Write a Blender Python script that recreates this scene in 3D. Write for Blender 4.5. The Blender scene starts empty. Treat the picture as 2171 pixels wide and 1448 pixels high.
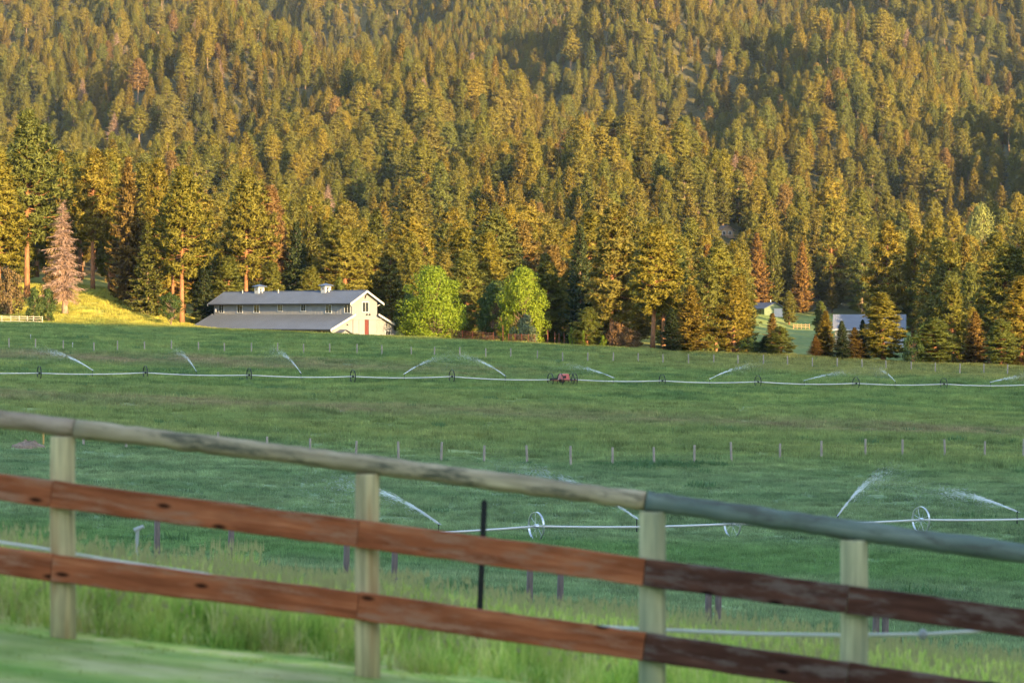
import bpy, math, random
import numpy as np
from mathutils import Vector, Matrix

R = math.radians
sc = bpy.context.scene
COL = sc.collection

# ------------------------------------------------------------------ camera
F, CX, CY, HOR = 6000.0, 1085.5, 724.0, 672.0      # focal length, centre and horizon in photograph pixels
cd = bpy.data.cameras.new('camera')
cam = bpy.data.objects.new('camera', cd); COL.objects.link(cam)
cd.sensor_width = 36.0; cd.lens = F / 2171.0 * 36.0
cd.clip_start = 0.5; cd.clip_end = 12000
cam.location = (0, 0, 0)
cam.rotation_euler = (R(90) - math.atan((CY - HOR) / F), 0, 0)
cd.dof.use_dof = True; cd.dof.focus_distance = 330.0; cd.dof.aperture_fstop = 3.9
sc.camera = cam

# ------------------------------------------------------------------ light
SUN_AZ, SUN_EL = R(31), R(11)                     # to the right of straight behind the camera
sv = Vector((math.sin(SUN_AZ) * math.cos(SUN_EL), -math.cos(SUN_AZ) * math.cos(SUN_EL), math.sin(SUN_EL)))
w = bpy.data.worlds.new('World'); sc.world = w; w.use_nodes = True
nt = w.node_tree; nt.nodes.clear()
sky = nt.nodes.new('ShaderNodeTexSky'); sky.sky_type = 'NISHITA'; sky.sun_disc = False
sky.sun_elevation = SUN_EL; sky.sun_rotation = math.atan2(sv.x, sv.y)
sky.altitude = 900; sky.air_density = 1.0; sky.dust_density = 2.0; sky.ozone_density = 1.0
bg = nt.nodes.new('ShaderNodeBackground'); bg.inputs[1].default_value = 0.15
out = nt.nodes.new('ShaderNodeOutputWorld')
nt.links.new(sky.outputs[0], bg.inputs[0]); nt.links.new(bg.outputs[0], out.inputs[0])
ld = bpy.data.lights.new('sun', 'SUN'); ld.energy = 4.0; ld.angle = R(0.45); ld.color = (1.0, 0.70, 0.33)
sun = bpy.data.objects.new('sun', ld); COL.objects.link(sun)
sun.rotation_euler = sv.to_track_quat('Z', 'Y').to_euler(); sun.location = (300, -300, 200)
sc.view_settings.view_transform = 'Standard'; sc.view_settings.look = 'None'
sc.view_settings.gamma = 1.0; sc.view_settings.exposure = 2.3
sc.view_settings.use_curve_mapping = False
sc.render.engine = 'CYCLES'
cy = sc.cycles
cy.max_bounces = 5; cy.diffuse_bounces = 3; cy.glossy_bounces = 2; cy.transmission_bounces = 3
cy.transparent_max_bounces = 12; cy.volume_bounces = 1; cy.use_denoising = True
cy.sample_clamp_indirect = 6.0

# ------------------------------------------------------------------ materials
def mat(name):
    m = bpy.data.materials.new(name); m.use_nodes = True
    n = m.node_tree.nodes; n.clear()
    return m, n, m.node_tree.links

def math_node(n, l, op, a, b=None, clamp=False):
    q = n.new('ShaderNodeMath'); q.operation = op; q.use_clamp = clamp
    for i, v in enumerate((a, b)):
        if v is None: continue
        if isinstance(v, (int, float)): q.inputs[i].default_value = v
        else: l.new(v, q.inputs[i])
    return q.outputs[0]

def mix(n, l, fac, a, b, mode='MIX'):
    q = n.new('ShaderNodeMix'); q.data_type = 'RGBA'; q.blend_type = mode
    for sock, v in ((q.inputs[0], fac), (q.inputs[6], a), (q.inputs[7], b)):
        if isinstance(v, (int, float)): sock.default_value = v
        elif isinstance(v, tuple): sock.default_value = (*v, 1) if len(v) == 3 else v
        else: l.new(v, sock)
    return q.outputs[2]

def noise(n, l, vec, scale=(1, 1, 1), s=1.0, detail=3.0, rough=0.55):
    mp = n.new('ShaderNodeMapping'); mp.inputs['Scale'].default_value = scale
    l.new(vec, mp.inputs[0])
    t = n.new('ShaderNodeTexNoise'); t.inputs['Scale'].default_value = s
    t.inputs['Detail'].default_value = detail; t.inputs['Roughness'].default_value = rough
    l.new(mp.outputs[0], t.inputs['Vector'])
    return t.outputs['Fac']

def ramp(n, l, fac, stops):
    r = n.new('ShaderNodeValToRGB'); e = r.color_ramp.elements
    while len(e) > 1: e.remove(e[-1])
    for i, (p, c) in enumerate(stops):
        q = e[0] if i == 0 else e.new(p)
        q.position = p; q.color = (*c, 1) if len(c) == 3 else c
    l.new(fac, r.inputs[0])
    return r.outputs[0]

def finish(n, l, col, rough=0.7, metal=0.0, trans=0.0, bump=None, bump_s=0.3, bump_d=0.02, spec=0.3):
    o = n.new('ShaderNodeOutputMaterial')
    p = n.new('ShaderNodeBsdfPrincipled')
    if isinstance(col, tuple): p.inputs['Base Color'].default_value = (*col, 1)
    else: l.new(col, p.inputs['Base Color'])
    if isinstance(rough, (int, float)): p.inputs['Roughness'].default_value = rough
    else: l.new(rough, p.inputs['Roughness'])
    p.inputs['Metallic'].default_value = metal
    p.inputs['Specular IOR Level'].default_value = spec
    if bump is not None:
        b = n.new('ShaderNodeBump'); b.inputs['Strength'].default_value = bump_s; b.inputs['Distance'].default_value = bump_d
        l.new(bump, b.inputs['Height']); l.new(b.outputs[0], p.inputs['Normal'])
    if trans > 0:
        t = n.new('ShaderNodeBsdfTranslucent'); mx = n.new('ShaderNodeMixShader'); mx.inputs[0].default_value = trans
        if isinstance(col, tuple): t.inputs[0].default_value = (*col, 1)
        else: l.new(col, t.inputs[0])
        l.new(p.outputs[0], mx.inputs[1]); l.new(t.outputs[0], mx.inputs[2]); l.new(mx.outputs[0], o.inputs[0])
    else:
        l.new(p.outputs[0], o.inputs[0])

def foliage(name, stops, trans=0.25, vary=0.35):
    """leaf colour: one hue per tree (object random), lighter and darker clumps inside it"""
    m, n, l = mat(name)
    oi = n.new('ShaderNodeObjectInfo'); g = n.new('ShaderNodeNewGeometry')
    c = ramp(n, l, oi.outputs['Random'], stops)
    f = noise(n, l, g.outputs['Position'], s=0.55, detail=2)
    hsv = n.new('ShaderNodeHueSaturation')
    v = math_node(n, l, 'MULTIPLY_ADD', f, vary * 2); n2 = v.node; n2.inputs[2].default_value = 1 - vary
    l.new(v, hsv.inputs['Value']); l.new(c, hsv.inputs['Color'])
    finish(n, l, hsv.outputs[0], 0.65, trans=trans, spec=0.2)
    return m

def plain(name, col, rough=0.6, metal=0.0, amt=0.15, s=2.0, stretch=(1, 1, 1), bump=0.0, spec=0.3):
    m, n, l = mat(name)
    tc = n.new('ShaderNodeTexCoord')
    f = noise(n, l, tc.outputs['Object'], stretch, s, 4, 0.6)
    a = tuple(max(0, c * (1 - amt)) for c in col); b = tuple(min(1, c * (1 + amt)) for c in col)
    c = ramp(n, l, f, [(0.3, a), (0.7, b)])
    finish(n, l, c, rough, metal, bump=f if bump else None, bump_s=bump, bump_d=0.02, spec=spec)
    return m

def grass_colours(n, l):
    """world-position colour of the whole ground: lawn, tall bank grass, pasture with seed-head bands, meadow, forest floor"""
    g = n.new('ShaderNodeNewGeometry'); P = g.outputs['Position']
    sx = n.new('ShaderNodeSeparateXYZ'); l.new(P, sx.inputs[0])
    X, Y = sx.outputs[0], sx.outputs[1]
    big = noise(n, l, P, (0.018, 0.03, 0.0), 1.0, 4, 0.6)
    med = noise(n, l, P, (0.09, 0.14, 0.0), 1.0, 4, 0.65)
    fine = noise(n, l, P, (0.7, 0.7, 0.0), 1.0, 4, 0.7)
    def band(y0, y1, soft, wob=14.0):
        yy = math_node(n, l, 'ADD', Y, math_node(n, l, 'MULTIPLY', math_node(n, l, 'SUBTRACT', big, 0.5), wob * 2))
        a = n.new('ShaderNodeMapRange'); a.interpolation_type = 'SMOOTHSTEP'
        a.inputs[1].default_value = y0 - soft; a.inputs[2].default_value = y0 + soft; l.new(yy, a.inputs[0])
        b = n.new('ShaderNodeMapRange'); b.interpolation_type = 'SMOOTHSTEP'
        b.inputs[1].default_value = y1 - soft; b.inputs[2].default_value = y1 + soft; l.new(yy, b.inputs[0])
        return math_node(n, l, 'SUBTRACT', a.outputs[0], b.outputs[0], True)
    past = ramp(n, l, med, [(0.34, (0.105, 0.170, 0.055)), (0.5, (0.170, 0.235, 0.070)), (0.64, (0.245, 0.290, 0.085))])
    dens = ramp(n, l, med, [(0.36, (0.142, 0.212, 0.092)), (0.62, (0.222, 0.288, 0.130))])   # blue-green near pasture
    c = mix(n, l, band(40, 205, 22, 8), past, dens)
    olive = math_node(n, l, 'MULTIPLY', band(212, 292, 12), math_node(n, l, 'MULTIPLY', med, 0.8))
    c = mix(n, l, olive, c, (0.250, 0.265, 0.090))
    thr = n.new('ShaderNodeMapRange'); thr.inputs[1].default_value = 0.42; thr.inputs[2].default_value = 0.62; l.new(med, thr.inputs[0])
    b1 = math_node(n, l, 'MULTIPLY', band(252, 268, 6, 8), 0.75)
    b2 = math_node(n, l, 'MULTIPLY', band(338, 366, 8, 10), 0.9)
    lx = n.new('ShaderNodeMapRange'); lx.inputs[1].default_value = 10; lx.inputs[2].default_value = -25; l.new(X, lx.inputs[0])
    bb = math_node(n, l, 'MULTIPLY', math_node(n, l, 'ADD', b1, math_node(n, l, 'MULTIPLY', b2, lx.outputs[0])), math_node(n, l, 'ADD', math_node(n, l, 'MULTIPLY', thr.outputs[0], .6), .3), True)
    c = mix(n, l, bb, c, (0.270, 0.185, 0.120))
    rich = math_node(n, l, 'MULTIPLY', band(122, 143, 6, 5), 0.7)
    c = mix(n, l, rich, c, (0.122, 0.225, 0.062))
    rx = n.new('ShaderNodeMapRange'); rx.inputs[1].default_value = 0; rx.inputs[2].default_value = 40; l.new(X, rx.inputs[0])
    c = mix(n, l, math_node(n, l, 'MULTIPLY', band(372, 430, 10), math_node(n, l, 'MULTIPLY', rx.outputs[0], 0.6)), c, (0.300, 0.260, 0.080))
    # meadow beyond the pasture: yellow-green dry grass on the left, green lawn in the hollow on the right
    mead = ramp(n, l, med, [(0.3, (0.230, 0.250, 0.050)), (0.6, (0.420, 0.370, 0.070)), (0.8, (0.540, 0.430, 0.090))])
    hol = ramp(n, l, med, [(0.3, (0.130, 0.200, 0.055)), (0.7, (0.270, 0.270, 0.070))])
    mead = mix(n, l, rx.outputs[0], mead, hol)
    ed = n.new('ShaderNodeMapRange'); ed.interpolation_type = 'SMOOTHSTEP'
    e = math_node(n, l, 'ADD', Y, math_node(n, l, 'MULTIPLY', X, 0.44))
    l.new(e, ed.inputs[0]); ed.inputs[1].default_value = 428; ed.inputs[2].default_value = 444
    c = mix(n, l, ed.outputs[0], c, mead)
    fo = n.new('ShaderNodeMapRange'); fo.inputs[1].default_value = 560; fo.inputs[2].default_value = 640; l.new(Y, fo.inputs[0])
    floor = ramp(n, l, med, [(0.3, (0.060, 0.055, 0.025)), (0.7, (0.110, 0.090, 0.038))])
    c = mix(n, l, math_node(n, l, 'MULTIPLY', fo.outputs[0], math_node(n, l, 'SUBTRACT', 1.0, math_node(n, l, 'MULTIPLY', band(560, 885, 20), rx.outputs[0]), True)), c, floor)
    # tall bank grass behind the fence and mown lawn in front of it
    stem = noise(n, l, P, (3.5, 3.5, 0.3), 1.0, 4, 0.7)
    bank = ramp(n, l, stem, [(0.33, (0.170, 0.300, 0.045)), (0.44, (0.310, 0.420, 0.075)), (0.55, (0.480, 0.510, 0.130)), (0.64, (0.600, 0.520, 0.230))])
    c = mix(n, l, band(-900, 54, 8, 3), c, bank)
    lawn = ramp(n, l, noise(n, l, P, (0.9, 1.6, 0), 1.0, 3), [(0.36, (0.130, 0.215, 0.036)), (0.5, (0.23, 0.28, 0.070)), (0.64, (0.350, 0.345, 0.140))])
    ly = n.new('ShaderNodeMapRange'); ly.inputs[1].default_value = 17.45; ly.inputs[2].default_value = 17.75; l.new(Y, ly.inputs[0])
    c = mix(n, l, ly.outputs[0], lawn, c)
    hsv = n.new('ShaderNodeHueSaturation')
    tuft = noise(n, l, P, (0.30, 0.42, 0.0), 1.0, 5, 0.75)
    v = math_node(n, l, 'MULTIPLY_ADD', math_node(n, l, 'ADD', fine, tuft), 1.5); v.node.inputs[2].default_value = -0.5
    v = math_node(n, l, 'MINIMUM', math_node(n, l, 'MAXIMUM', v, 0.5), 1.45)
    l.new(v, hsv.inputs['Value']); l.new(c, hsv.inputs['Color'])
    return hsv.outputs[0], fine

M = {}
def make_ground_mats():
    m, n, l = mat('ground_soil_and_turf'); c, f = grass_colours(n, l)
    finish(n, l, c, 0.9, bump=f, bump_s=0.6, bump_d=0.15, spec=0.1); M['ground'] = m
    m, n, l = mat('grass_blades'); c, f = grass_colours(n, l)
    oi = n.new('ShaderNodeObjectInfo'); hs = n.new('ShaderNodeHueSaturation')
    v = math_node(n, l, 'MULTIPLY_ADD', oi.outputs['Random'], 0.5); v.node.inputs[2].default_value = 0.85
    l.new(v, hs.inputs['Value']); l.new(c, hs.inputs['Color'])
    finish(n, l, hs.outputs[0], 0.6, trans=0.5, spec=0.15); M['grass'] = m
make_ground_mats()
M['tuft'] = plain('lush_dark_grass', (0.070, 0.150, 0.050), 0.7, amt=0.3, s=1.5)
M['straw'] = plain('seed_heads', (0.40, 0.39, 0.18), 0.8)
M['pine'] = foliage('pine_needles', [(0.0, (0.200, 0.170, 0.022)), (0.25, (0.145, 0.152, 0.027)), (0.5, (0.245, 0.188, 0.026)), (0.75, (0.125, 0.140, 0.031)), (0.96, (0.205, 0.162, 0.030)), (1.0, (0.21, 0.125, 0.045))])
M['fir'] = foliage('fir_needles', [(0.0, (0.170, 0.148, 0.023)), (0.3, (0.220, 0.162, 0.027)), (0.6, (0.118, 0.128, 0.027)), (0.9, (0.235, 0.162, 0.030)), (1.0, (0.120, 0.125, 0.034))])
M['pine_green'] = foliage('young_pine_needles', [(0.0, (0.105, 0.140, 0.027)), (1.0, (0.150, 0.160, 0.031))])
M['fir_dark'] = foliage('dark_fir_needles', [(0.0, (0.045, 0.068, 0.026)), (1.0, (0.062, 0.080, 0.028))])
M['fir_orange'] = foliage('rusty_fir_needles', [(0.0, (0.24, 0.135, 0.036)), (1.0, (0.20, 0.135, 0.034))])
M['leaf_bright'] = foliage('spring_leaves', [(0.0, (0.200, 0.275, 0.022)), (1.0, (0.240, 0.300, 0.025))], 0.4, 0.25)
M['leaf_pale'] = foliage('pale_spring_leaves', [(0.0, (0.20, 0.215, 0.055)), (1.0, (0.22, 0.23, 0.06))], 0.3, 0.25)
M['leaf_dark'] = foliage('dull_leaves', [(0.0, (0.070, 0.110, 0.026)), (1.0, (0.090, 0.125, 0.030))], 0.3)
M['leaf_silver'] = foliage('silvery_leaves', [(0.0, (0.17, 0.20, 0.105)), (1.0, (0.15, 0.19, 0.09))], 0.3)
M['leaf_rust'] = foliage('rusty_twigs', [(0.0, (0.20, 0.11, 0.045)), (1.0, (0.17, 0.12, 0.045))], 0.2)
M['dead'] = plain('dead_twigs', (0.30, 0.195, 0.14), 0.85, amt=0.3)
M['bark'] = plain('orange_pine_bark', (0.23, 0.105, 0.048), 0.85, amt=0.45, s=3.0, stretch=(2, 2, 0.4), bump=0.5)
M['bark_grey'] = plain('grey_bark', (0.15, 0.105, 0.07), 0.85, amt=0.4, s=3.0, stretch=(2, 2, 0.4), bump=0.5)
M['siding'] = plain('painted_siding', (0.192, 0.194, 0.202), 0.7, amt=0.06, s=0.6)
M['white'] = plain('white_trim', (0.36, 0.365, 0.37), 0.6, amt=0.04)
M['roof'] = plain('grey_metal_roof', (0.066, 0.083, 0.122), 0.45, 0.25, 0.10, 0.35, (1, 1, 1), spec=0.5)
M['roof_pale'] = plain('pale_metal_roof', (0.17, 0.18, 0.205), 0.45, 0.2, 0.06, 0.35, spec=0.5)
M['glass'] = plain('dark_window_glass', (0.025, 0.03, 0.035), 0.12, amt=0.1, spec=0.8)
M['red_door'] = plain('dark_red_opening', (0.10, 0.022, 0.018), 0.7)
M['green_wall'] = plain('green_shed_wall', (0.12, 0.155, 0.085), 0.7, amt=0.08)
M['cream'] = plain('cream_wall', (0.42, 0.37, 0.28), 0.7, amt=0.06)
M['tan'] = plain('tan_boards', (0.24, 0.18, 0.12), 0.8)
M['wood'] = plain('raw_wood', (0.35, 0.21, 0.11), 0.8, amt=0.25, s=4)
M['brown_roof'] = plain('brown_shingles', (0.20, 0.15, 0.12), 0.85, amt=0.2)
M['grey_post'] = plain('weathered_grey_post', (0.30, 0.26, 0.22), 0.85, amt=0.3, s=3, stretch=(3, 3, .6))
M['pale_post'] = plain('pale_post', (0.50, 0.42, 0.30), 0.85, amt=0.2, s=3)
M['rust'] = plain('rusty_steel', (0.17, 0.055, 0.030), 0.7, 0.2, amt=0.3)
M['alu'] = plain('aluminium_pipe', (0.55, 0.55, 0.53), 0.42, 0.35, amt=0.05, spec=0.6)
M['steel'] = plain('galvanised_steel', (0.62, 0.64, 0.66), 0.32, 0.85, amt=0.08)
M['dark_steel'] = plain('dark_steel', (0.030, 0.032, 0.036), 0.5, 0.4, amt=0.2)
M['pink'] = plain('faded_red_cover', (0.46, 0.11, 0.10), 0.5, amt=0.15)
M['black'] = plain('black_steel', (0.012, 0.012, 0.014), 0.6)
M['rope'] = plain('white_cord', (0.66, 0.66, 0.58), 0.7, amt=0.08)
M['dirt'] = plain('bare_dirt', (0.22, 0.16, 0.12), 0.95, amt=0.35, s=6, bump=0.6)
M['gravel'] = plain('pale_gravel', (0.30, 0.27, 0.22), 0.95, amt=0.2, s=3)
M['hill'] = plain('hill_grass', (0.10, 0.11, 0.045), 0.95, amt=0.3, s=0.05)

def timber(name, a, b, c, knots=False, patch=None):
    """sawn or round timber: grain along local X, knots and weathered patches"""
    m, n, l = mat(name)
    tc = n.new('ShaderNodeTexCoord'); oi = n.new('ShaderNodeObjectInfo')
    sh_ = n.new('ShaderNodeVectorMath'); sh_.operation = 'MULTIPLY_ADD'; l.new(oi.outputs['Random'], sh_.inputs[0]); sh_.inputs[1].default_value = (37.0, 0.0, 5.3); l.new(tc.outputs['Object'], sh_.inputs[2])
    P = sh_.outputs[0]
    gr = noise(n, l, P, (1.2, 22, 22), 1.0, 5, 0.65)
    bl = noise(n, l, P, (1.7, 2.5, 4), 1.0, 3, 0.6)
    col = ramp(n, l, gr, [(0.3, a), (0.52, b), (0.75, c)])
    bm = n.new('ShaderNodeMapRange'); bm.inputs[1].default_value = .38; bm.inputs[2].default_value = .66; bm.inputs[4].default_value = .8; l.new(bl, bm.inputs[0])
    col = mix(n, l, bm.outputs[0], col, a)
    if patch:
        pn = n.new('ShaderNodeMapRange'); pn.inputs[1].default_value = 0.50; pn.inputs[2].default_value = 0.62
        l.new(noise(n, l, P, (2.4, 8, 12), 1.0, 6, 0.72), pn.inputs[0])
        col = mix(n, l, pn.outputs[0], col, patch)
    if knots:
        v = n.new('ShaderNodeTexVoronoi'); v.voronoi_dimensions = '2D'; v.inputs['Scale'].default_value = 1.0
        sp = n.new('ShaderNodeSeparateXYZ'); cb = n.new('ShaderNodeCombineXYZ'); l.new(P, sp.inputs[0]); l.new(sp.outputs[0], cb.inputs[0]); l.new(sp.outputs[2], cb.inputs[1])
        mp = n.new('ShaderNodeMapping'); mp.inputs['Scale'].default_value = (2.2, 6.0, 1.0); mp.inputs['Location'].default_value = (.3, .37, 0); l.new(cb.outputs[0], mp.inputs[0]); l.new(mp.outputs[0], v.inputs['Vector'])
        h = n.new('ShaderNodeMapRange'); h.inputs[1].default_value = 0.34; h.inputs[2].default_value = 0.10; h.inputs[4].default_value = .7; l.new(v.outputs['Distance'], h.inputs[0])
        sc_ = n.new('ShaderNodeSeparateColor'); l.new(v.outputs['Color'], sc_.inputs[0]); few = math_node(n, l, 'GREATER_THAN', sc_.outputs[0], .66)
        col = mix(n, l, math_node(n, l, 'MULTIPLY', h.outputs[0], few), col, b)
        k = n.new('ShaderNodeMapRange'); k.inputs[1].default_value = 0.13; k.inputs[2].default_value = 0.05; l.new(v.outputs['Distance'], k.inputs[0])
        col = mix(n, l, math_node(n, l, 'MULTIPLY', k.outputs[0], few), col, tuple(x * 0.22 for x in a))
    finish(n, l, col, 0.85, bump=gr, bump_s=0.5, bump_d=0.006, spec=0.12)
    return m
M['board'] = timber('red_brown_board', (0.165, 0.046, 0.018), (0.345, 0.104, 0.041), (0.55, 0.21, 0.10), True, (0.31, 0.145, 0.085))
M['board_dark'] = timber('dark_brown_board', (0.040, 0.016, 0.011), (0.085, 0.034, 0.022), (0.16, 0.072, 0.048), True, (0.135, 0.095, 0.08))
M['rail'] = timber('weathered_rail', (0.23, 0.185, 0.115), (0.43, 0.35, 0.22), (0.64, 0.52, 0.35), False, (0.10, 0.095, 0.065))
M['rail_brown'] = timber('pale_brown_rail', (0.28, 0.21, 0.15), (0.42, 0.33, 0.23), (0.55, 0.43, 0.31), False, (0.22, 0.17, 0.11))
M['rail_teal'] = timber('green_treated_rail', (0.10, 0.135, 0.115), (0.16, 0.195, 0.16), (0.24, 0.27, 0.22), False, (0.09, 0.10, 0.085))
def post_mat(name, a, b, streak):
    m, n, l = mat(name)
    tc = n.new('ShaderNodeTexCoord'); P = tc.outputs['Object']
    gr = noise(n, l, P, (20, 20, 1.2), 1.0, 5, 0.65)
    col = ramp(n, l, gr, [(0.36, a), (0.62, b)])
    sn = n.new('ShaderNodeMapRange'); sn.inputs[1].default_value = 0.5; sn.inputs[2].default_value = 0.66
    l.new(noise(n, l, P, (9, 9, .8), 1.0, 3, 0.5), sn.inputs[0])
    col = mix(n, l, math_node(n, l, 'MULTIPLY', sn.outputs[0], 0.75), col, streak)
    finish(n, l, col, 0.8, bump=gr, bump_s=0.3, bump_d=0.004, spec=0.2)
    return m
M['fpost'] = post_mat('green_beige_post', (0.27, 0.23, 0.125), (0.58, 0.48, 0.255), (0.30, 0.17, 0.07))
M['fpost_g'] = post_mat('green_treated_post', (0.24, 0.24, 0.135), (0.46, 0.43, 0.245), (0.19, 0.22, 0.14))

def water_mat():
    m, n, l = mat('water_spray')
    o = n.new('ShaderNodeOutputMaterial'); d = n.new('ShaderNodeBsdfDiffuse'); d.inputs[0].default_value = (.92, .95, .97, 1)
    t = n.new('ShaderNodeBsdfTranslucent'); t.inputs[0].default_value = (.92, .95, .97, 1)
    mx = n.new('ShaderNodeMixShader'); mx.inputs[0].default_value = .5
    l.new(d.outputs[0], mx.inputs[1]); l.new(t.outputs[0], mx.inputs[2])
    tr = n.new('ShaderNodeBsdfTransparent'); m2 = n.new('ShaderNodeMixShader'); m2.inputs[0].default_value = .58
    l.new(mx.outputs[0], m2.inputs[1]); l.new(tr.outputs[0], m2.inputs[2]); l.new(m2.outputs[0], o.inputs[0])
    return m
M['water'] = water_mat()

# ------------------------------------------------------------------ object helpers
def tag(o, label=None, cat=None, group=None, kind=None):
    for k, v in (('label', label), ('category', cat), ('group', group), ('kind', kind)):
        if v: o[k] = v
    return o

def empty(name, loc=(0, 0, 0), rz=0.0, scale=(1, 1, 1)):
    o = bpy.data.objects.new(name, None); COL.objects.link(o)
    o.location = loc; o.rotation_euler = (0, 0, rz); o.scale = scale
    o.empty_display_size = 0.5
    return o

def link(name, me, parent=None, loc=None, rot=None):
    o = bpy.data.objects.new(name, me); COL.objects.link(o)
    if parent: o.parent = parent
    if loc is not None: o.location = loc
    if rot is not None: o.rotation_euler = rot
    return o

class MB:
    """collects faces of one mesh"""
    def __init__(s): s.v = []; s.f = []; s.mi = []; s.cur = 0
    def add(s, vs, fs):
        k = len(s.v); s.v += [tuple(p) for p in vs]
        s.f += [tuple(i + k for i in f) for f in fs]; s.mi += [s.cur] * len(fs)
        return s
    def box(s, x0, x1, y0, y1, z0, z1):
        v = [(x, y, z) for z in (z0, z1) for y in (y0, y1) for x in (x0, x1)]
        return s.add(v, [(0, 2, 3, 1), (4, 5, 7, 6), (0, 1, 5, 4), (2, 6, 7, 3), (0, 4, 6, 2), (1, 3, 7, 5)])
    def prism(s, poly, ext):
        """poly: 3-D points of one face, extruded by vector ext"""
        n = len(poly); e = Vector(ext); a = [Vector(p) for p in poly]; b = [p + e for p in a]
        return s.add(a + b, [tuple(range(n - 1, -1, -1)), tuple(range(n, 2 * n))] + [(i, (i + 1) % n, n + (i + 1) % n, n + i) for i in range(n)])
    def tube(s, pts, rad, seg=8, cap=True):
        pts = [Vector(p) for p in pts]; m = len(pts)
        if isinstance(rad, (int, float)): rad = [rad] * m
        vs, fs = [], []
        for i, p in enumerate(pts):
            d = (pts[min(i + 1, m - 1)] - pts[max(i - 1, 0)]).normalized()
            ref = Vector((0, 0, 1)) if abs(d.z) < 0.9 else Vector((1, 0, 0))
            a = d.cross(ref).normalized(); b = d.cross(a)
            for k in range(seg):
                t = 2 * math.pi * k / seg
                vs.append(p + (a * math.cos(t) + b * math.sin(t)) * rad[i])
        for i in range(m - 1):
            for k in range(seg):
                q = (k + 1) % seg
                fs.append((i * seg + k, i * seg + q, (i + 1) * seg + q, (i + 1) * seg + k))
        if cap: fs += [tuple(range(seg - 1, -1, -1)), tuple((m - 1) * seg + k for k in range(seg))]
        return s.add(vs, fs)
    def mesh(s, name, *mats, smooth=False):
        me = bpy.data.meshes.new(name); me.from_pydata(s.v, [], s.f)
        for q in mats: me.materials.append(q)
        if len(mats) > 1: me.polygons.foreach_set('material_index', s.mi)
        if smooth: me.polygons.foreach_set('use_smooth', [True] * len(me.polygons))
        me.update(); return me
    def build(s, name, m, parent=None, loc=None, rot=None, smooth=False):
        return link(name, s.mesh(name, m, smooth=smooth), parent, loc, rot)

def orient(V, N):
    """turn every face so that its side agrees with the leaf-mass normal N of that face"""
    g = np.cross(V[:, 1] - V[:, 0], V[:, 2] - V[:, 0]); bad = (g * N).sum(1) < 0
    V = V.copy(); V[bad] = V[bad][:, ::-1]; return V
def soft_normals(me, N):
    """shade leaf masses softly, like a volume of leaves"""
    me.polygons.foreach_set('use_smooth', [True] * len(me.polygons))
    me.normals_split_custom_set_from_vertices(N.tolist()); me.update()
def mass_normals(V, H, up=.35, rad=1.0, jit=.55, seed=1):
    c = V.mean(1); n = c.copy(); n[:, 2] = 0
    n /= np.linalg.norm(n, axis=1, keepdims=True) + .4
    n = n * rad + np.random.default_rng(seed).normal(size=c.shape) * jit; n[:, 2] += up + .5 * (c[:, 2] / H) ** 3
    return n / (np.linalg.norm(n, axis=1, keepdims=True) + 1e-9)

def tri_mesh(name, V, m):
    """V: (n,3,3) triangles or (n,4,3) quads"""
    V = np.asarray(V, dtype=np.float64); n, k = V.shape[0], V.shape[1]
    vs = V.reshape(-1, 3); fs = np.arange(n * k).reshape(n, k)
    me = bpy.data.meshes.new(name); me.from_pydata(vs.tolist(), [], fs.tolist())
    me.materials.append(m); me.update(); return me

# ------------------------------------------------------------------ terrain
TILT = (HOR - 560.0) / F           # the whole valley rises gently away from the viewpoint
def sm(t): t = np.clip(t, 0, 1); return t * t * (3 - 2 * t)
PY = np.array([-50, 5, 12, 17.5, 20, 26, 40, 60, 90, 120, 145, 200, 300, 350, 400, 450, 500, 900])
PZ = np.array([-2.3, -2.5, -2.6, -2.63, -2.78, -3.38, -5.3, -8.0, -11.2, -13.0, -14.0, -13.9, -13.9, -13.6, -12.9, -11.9, -11.4, -11.4])
PT = np.array([-.10, -.11, -.113, -.113, -.118, -.12, -.11, -.08, -.05, -.04, -.036, -.034, -.036, -.034, -.028, -.022, -.02, -.02])
def edge(x): return np.clip(470 - (x + 85) * 0.446, 330, 520)
A = np.array([-.25, -.18, -.10, -.04, 0.0, .05, .10, .18, .25])
ZB = np.array([-10, -10.4, -11.8, -13.6, -15.2, -16.4, -18.4, -18.6, -18.6])
YS = np.array([450, 455, 490, 515, 560, 640, 800, 840, 850])
EX = np.array([1.85, 1.85, 1.8, 1.75, 1.65, 1.55, 1.42, 1.38, 1.38])
YT = 2900.0
def wob(x, y):
    return (np.sin(x * .0165 + y * .0052 + 1.0) * .5 + np.sin(x * .031 - y * .0075 + 2.2) * .28 + np.sin(x * .009 + y * .012 + .5) * .3)
def small(x, y):
    return (np.sin(x * .31 + y * .11) + np.sin(x * .17 - y * .23 + 1.3) + np.sin(x * .07 + y * .29 + 4.1)) / 3
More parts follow.
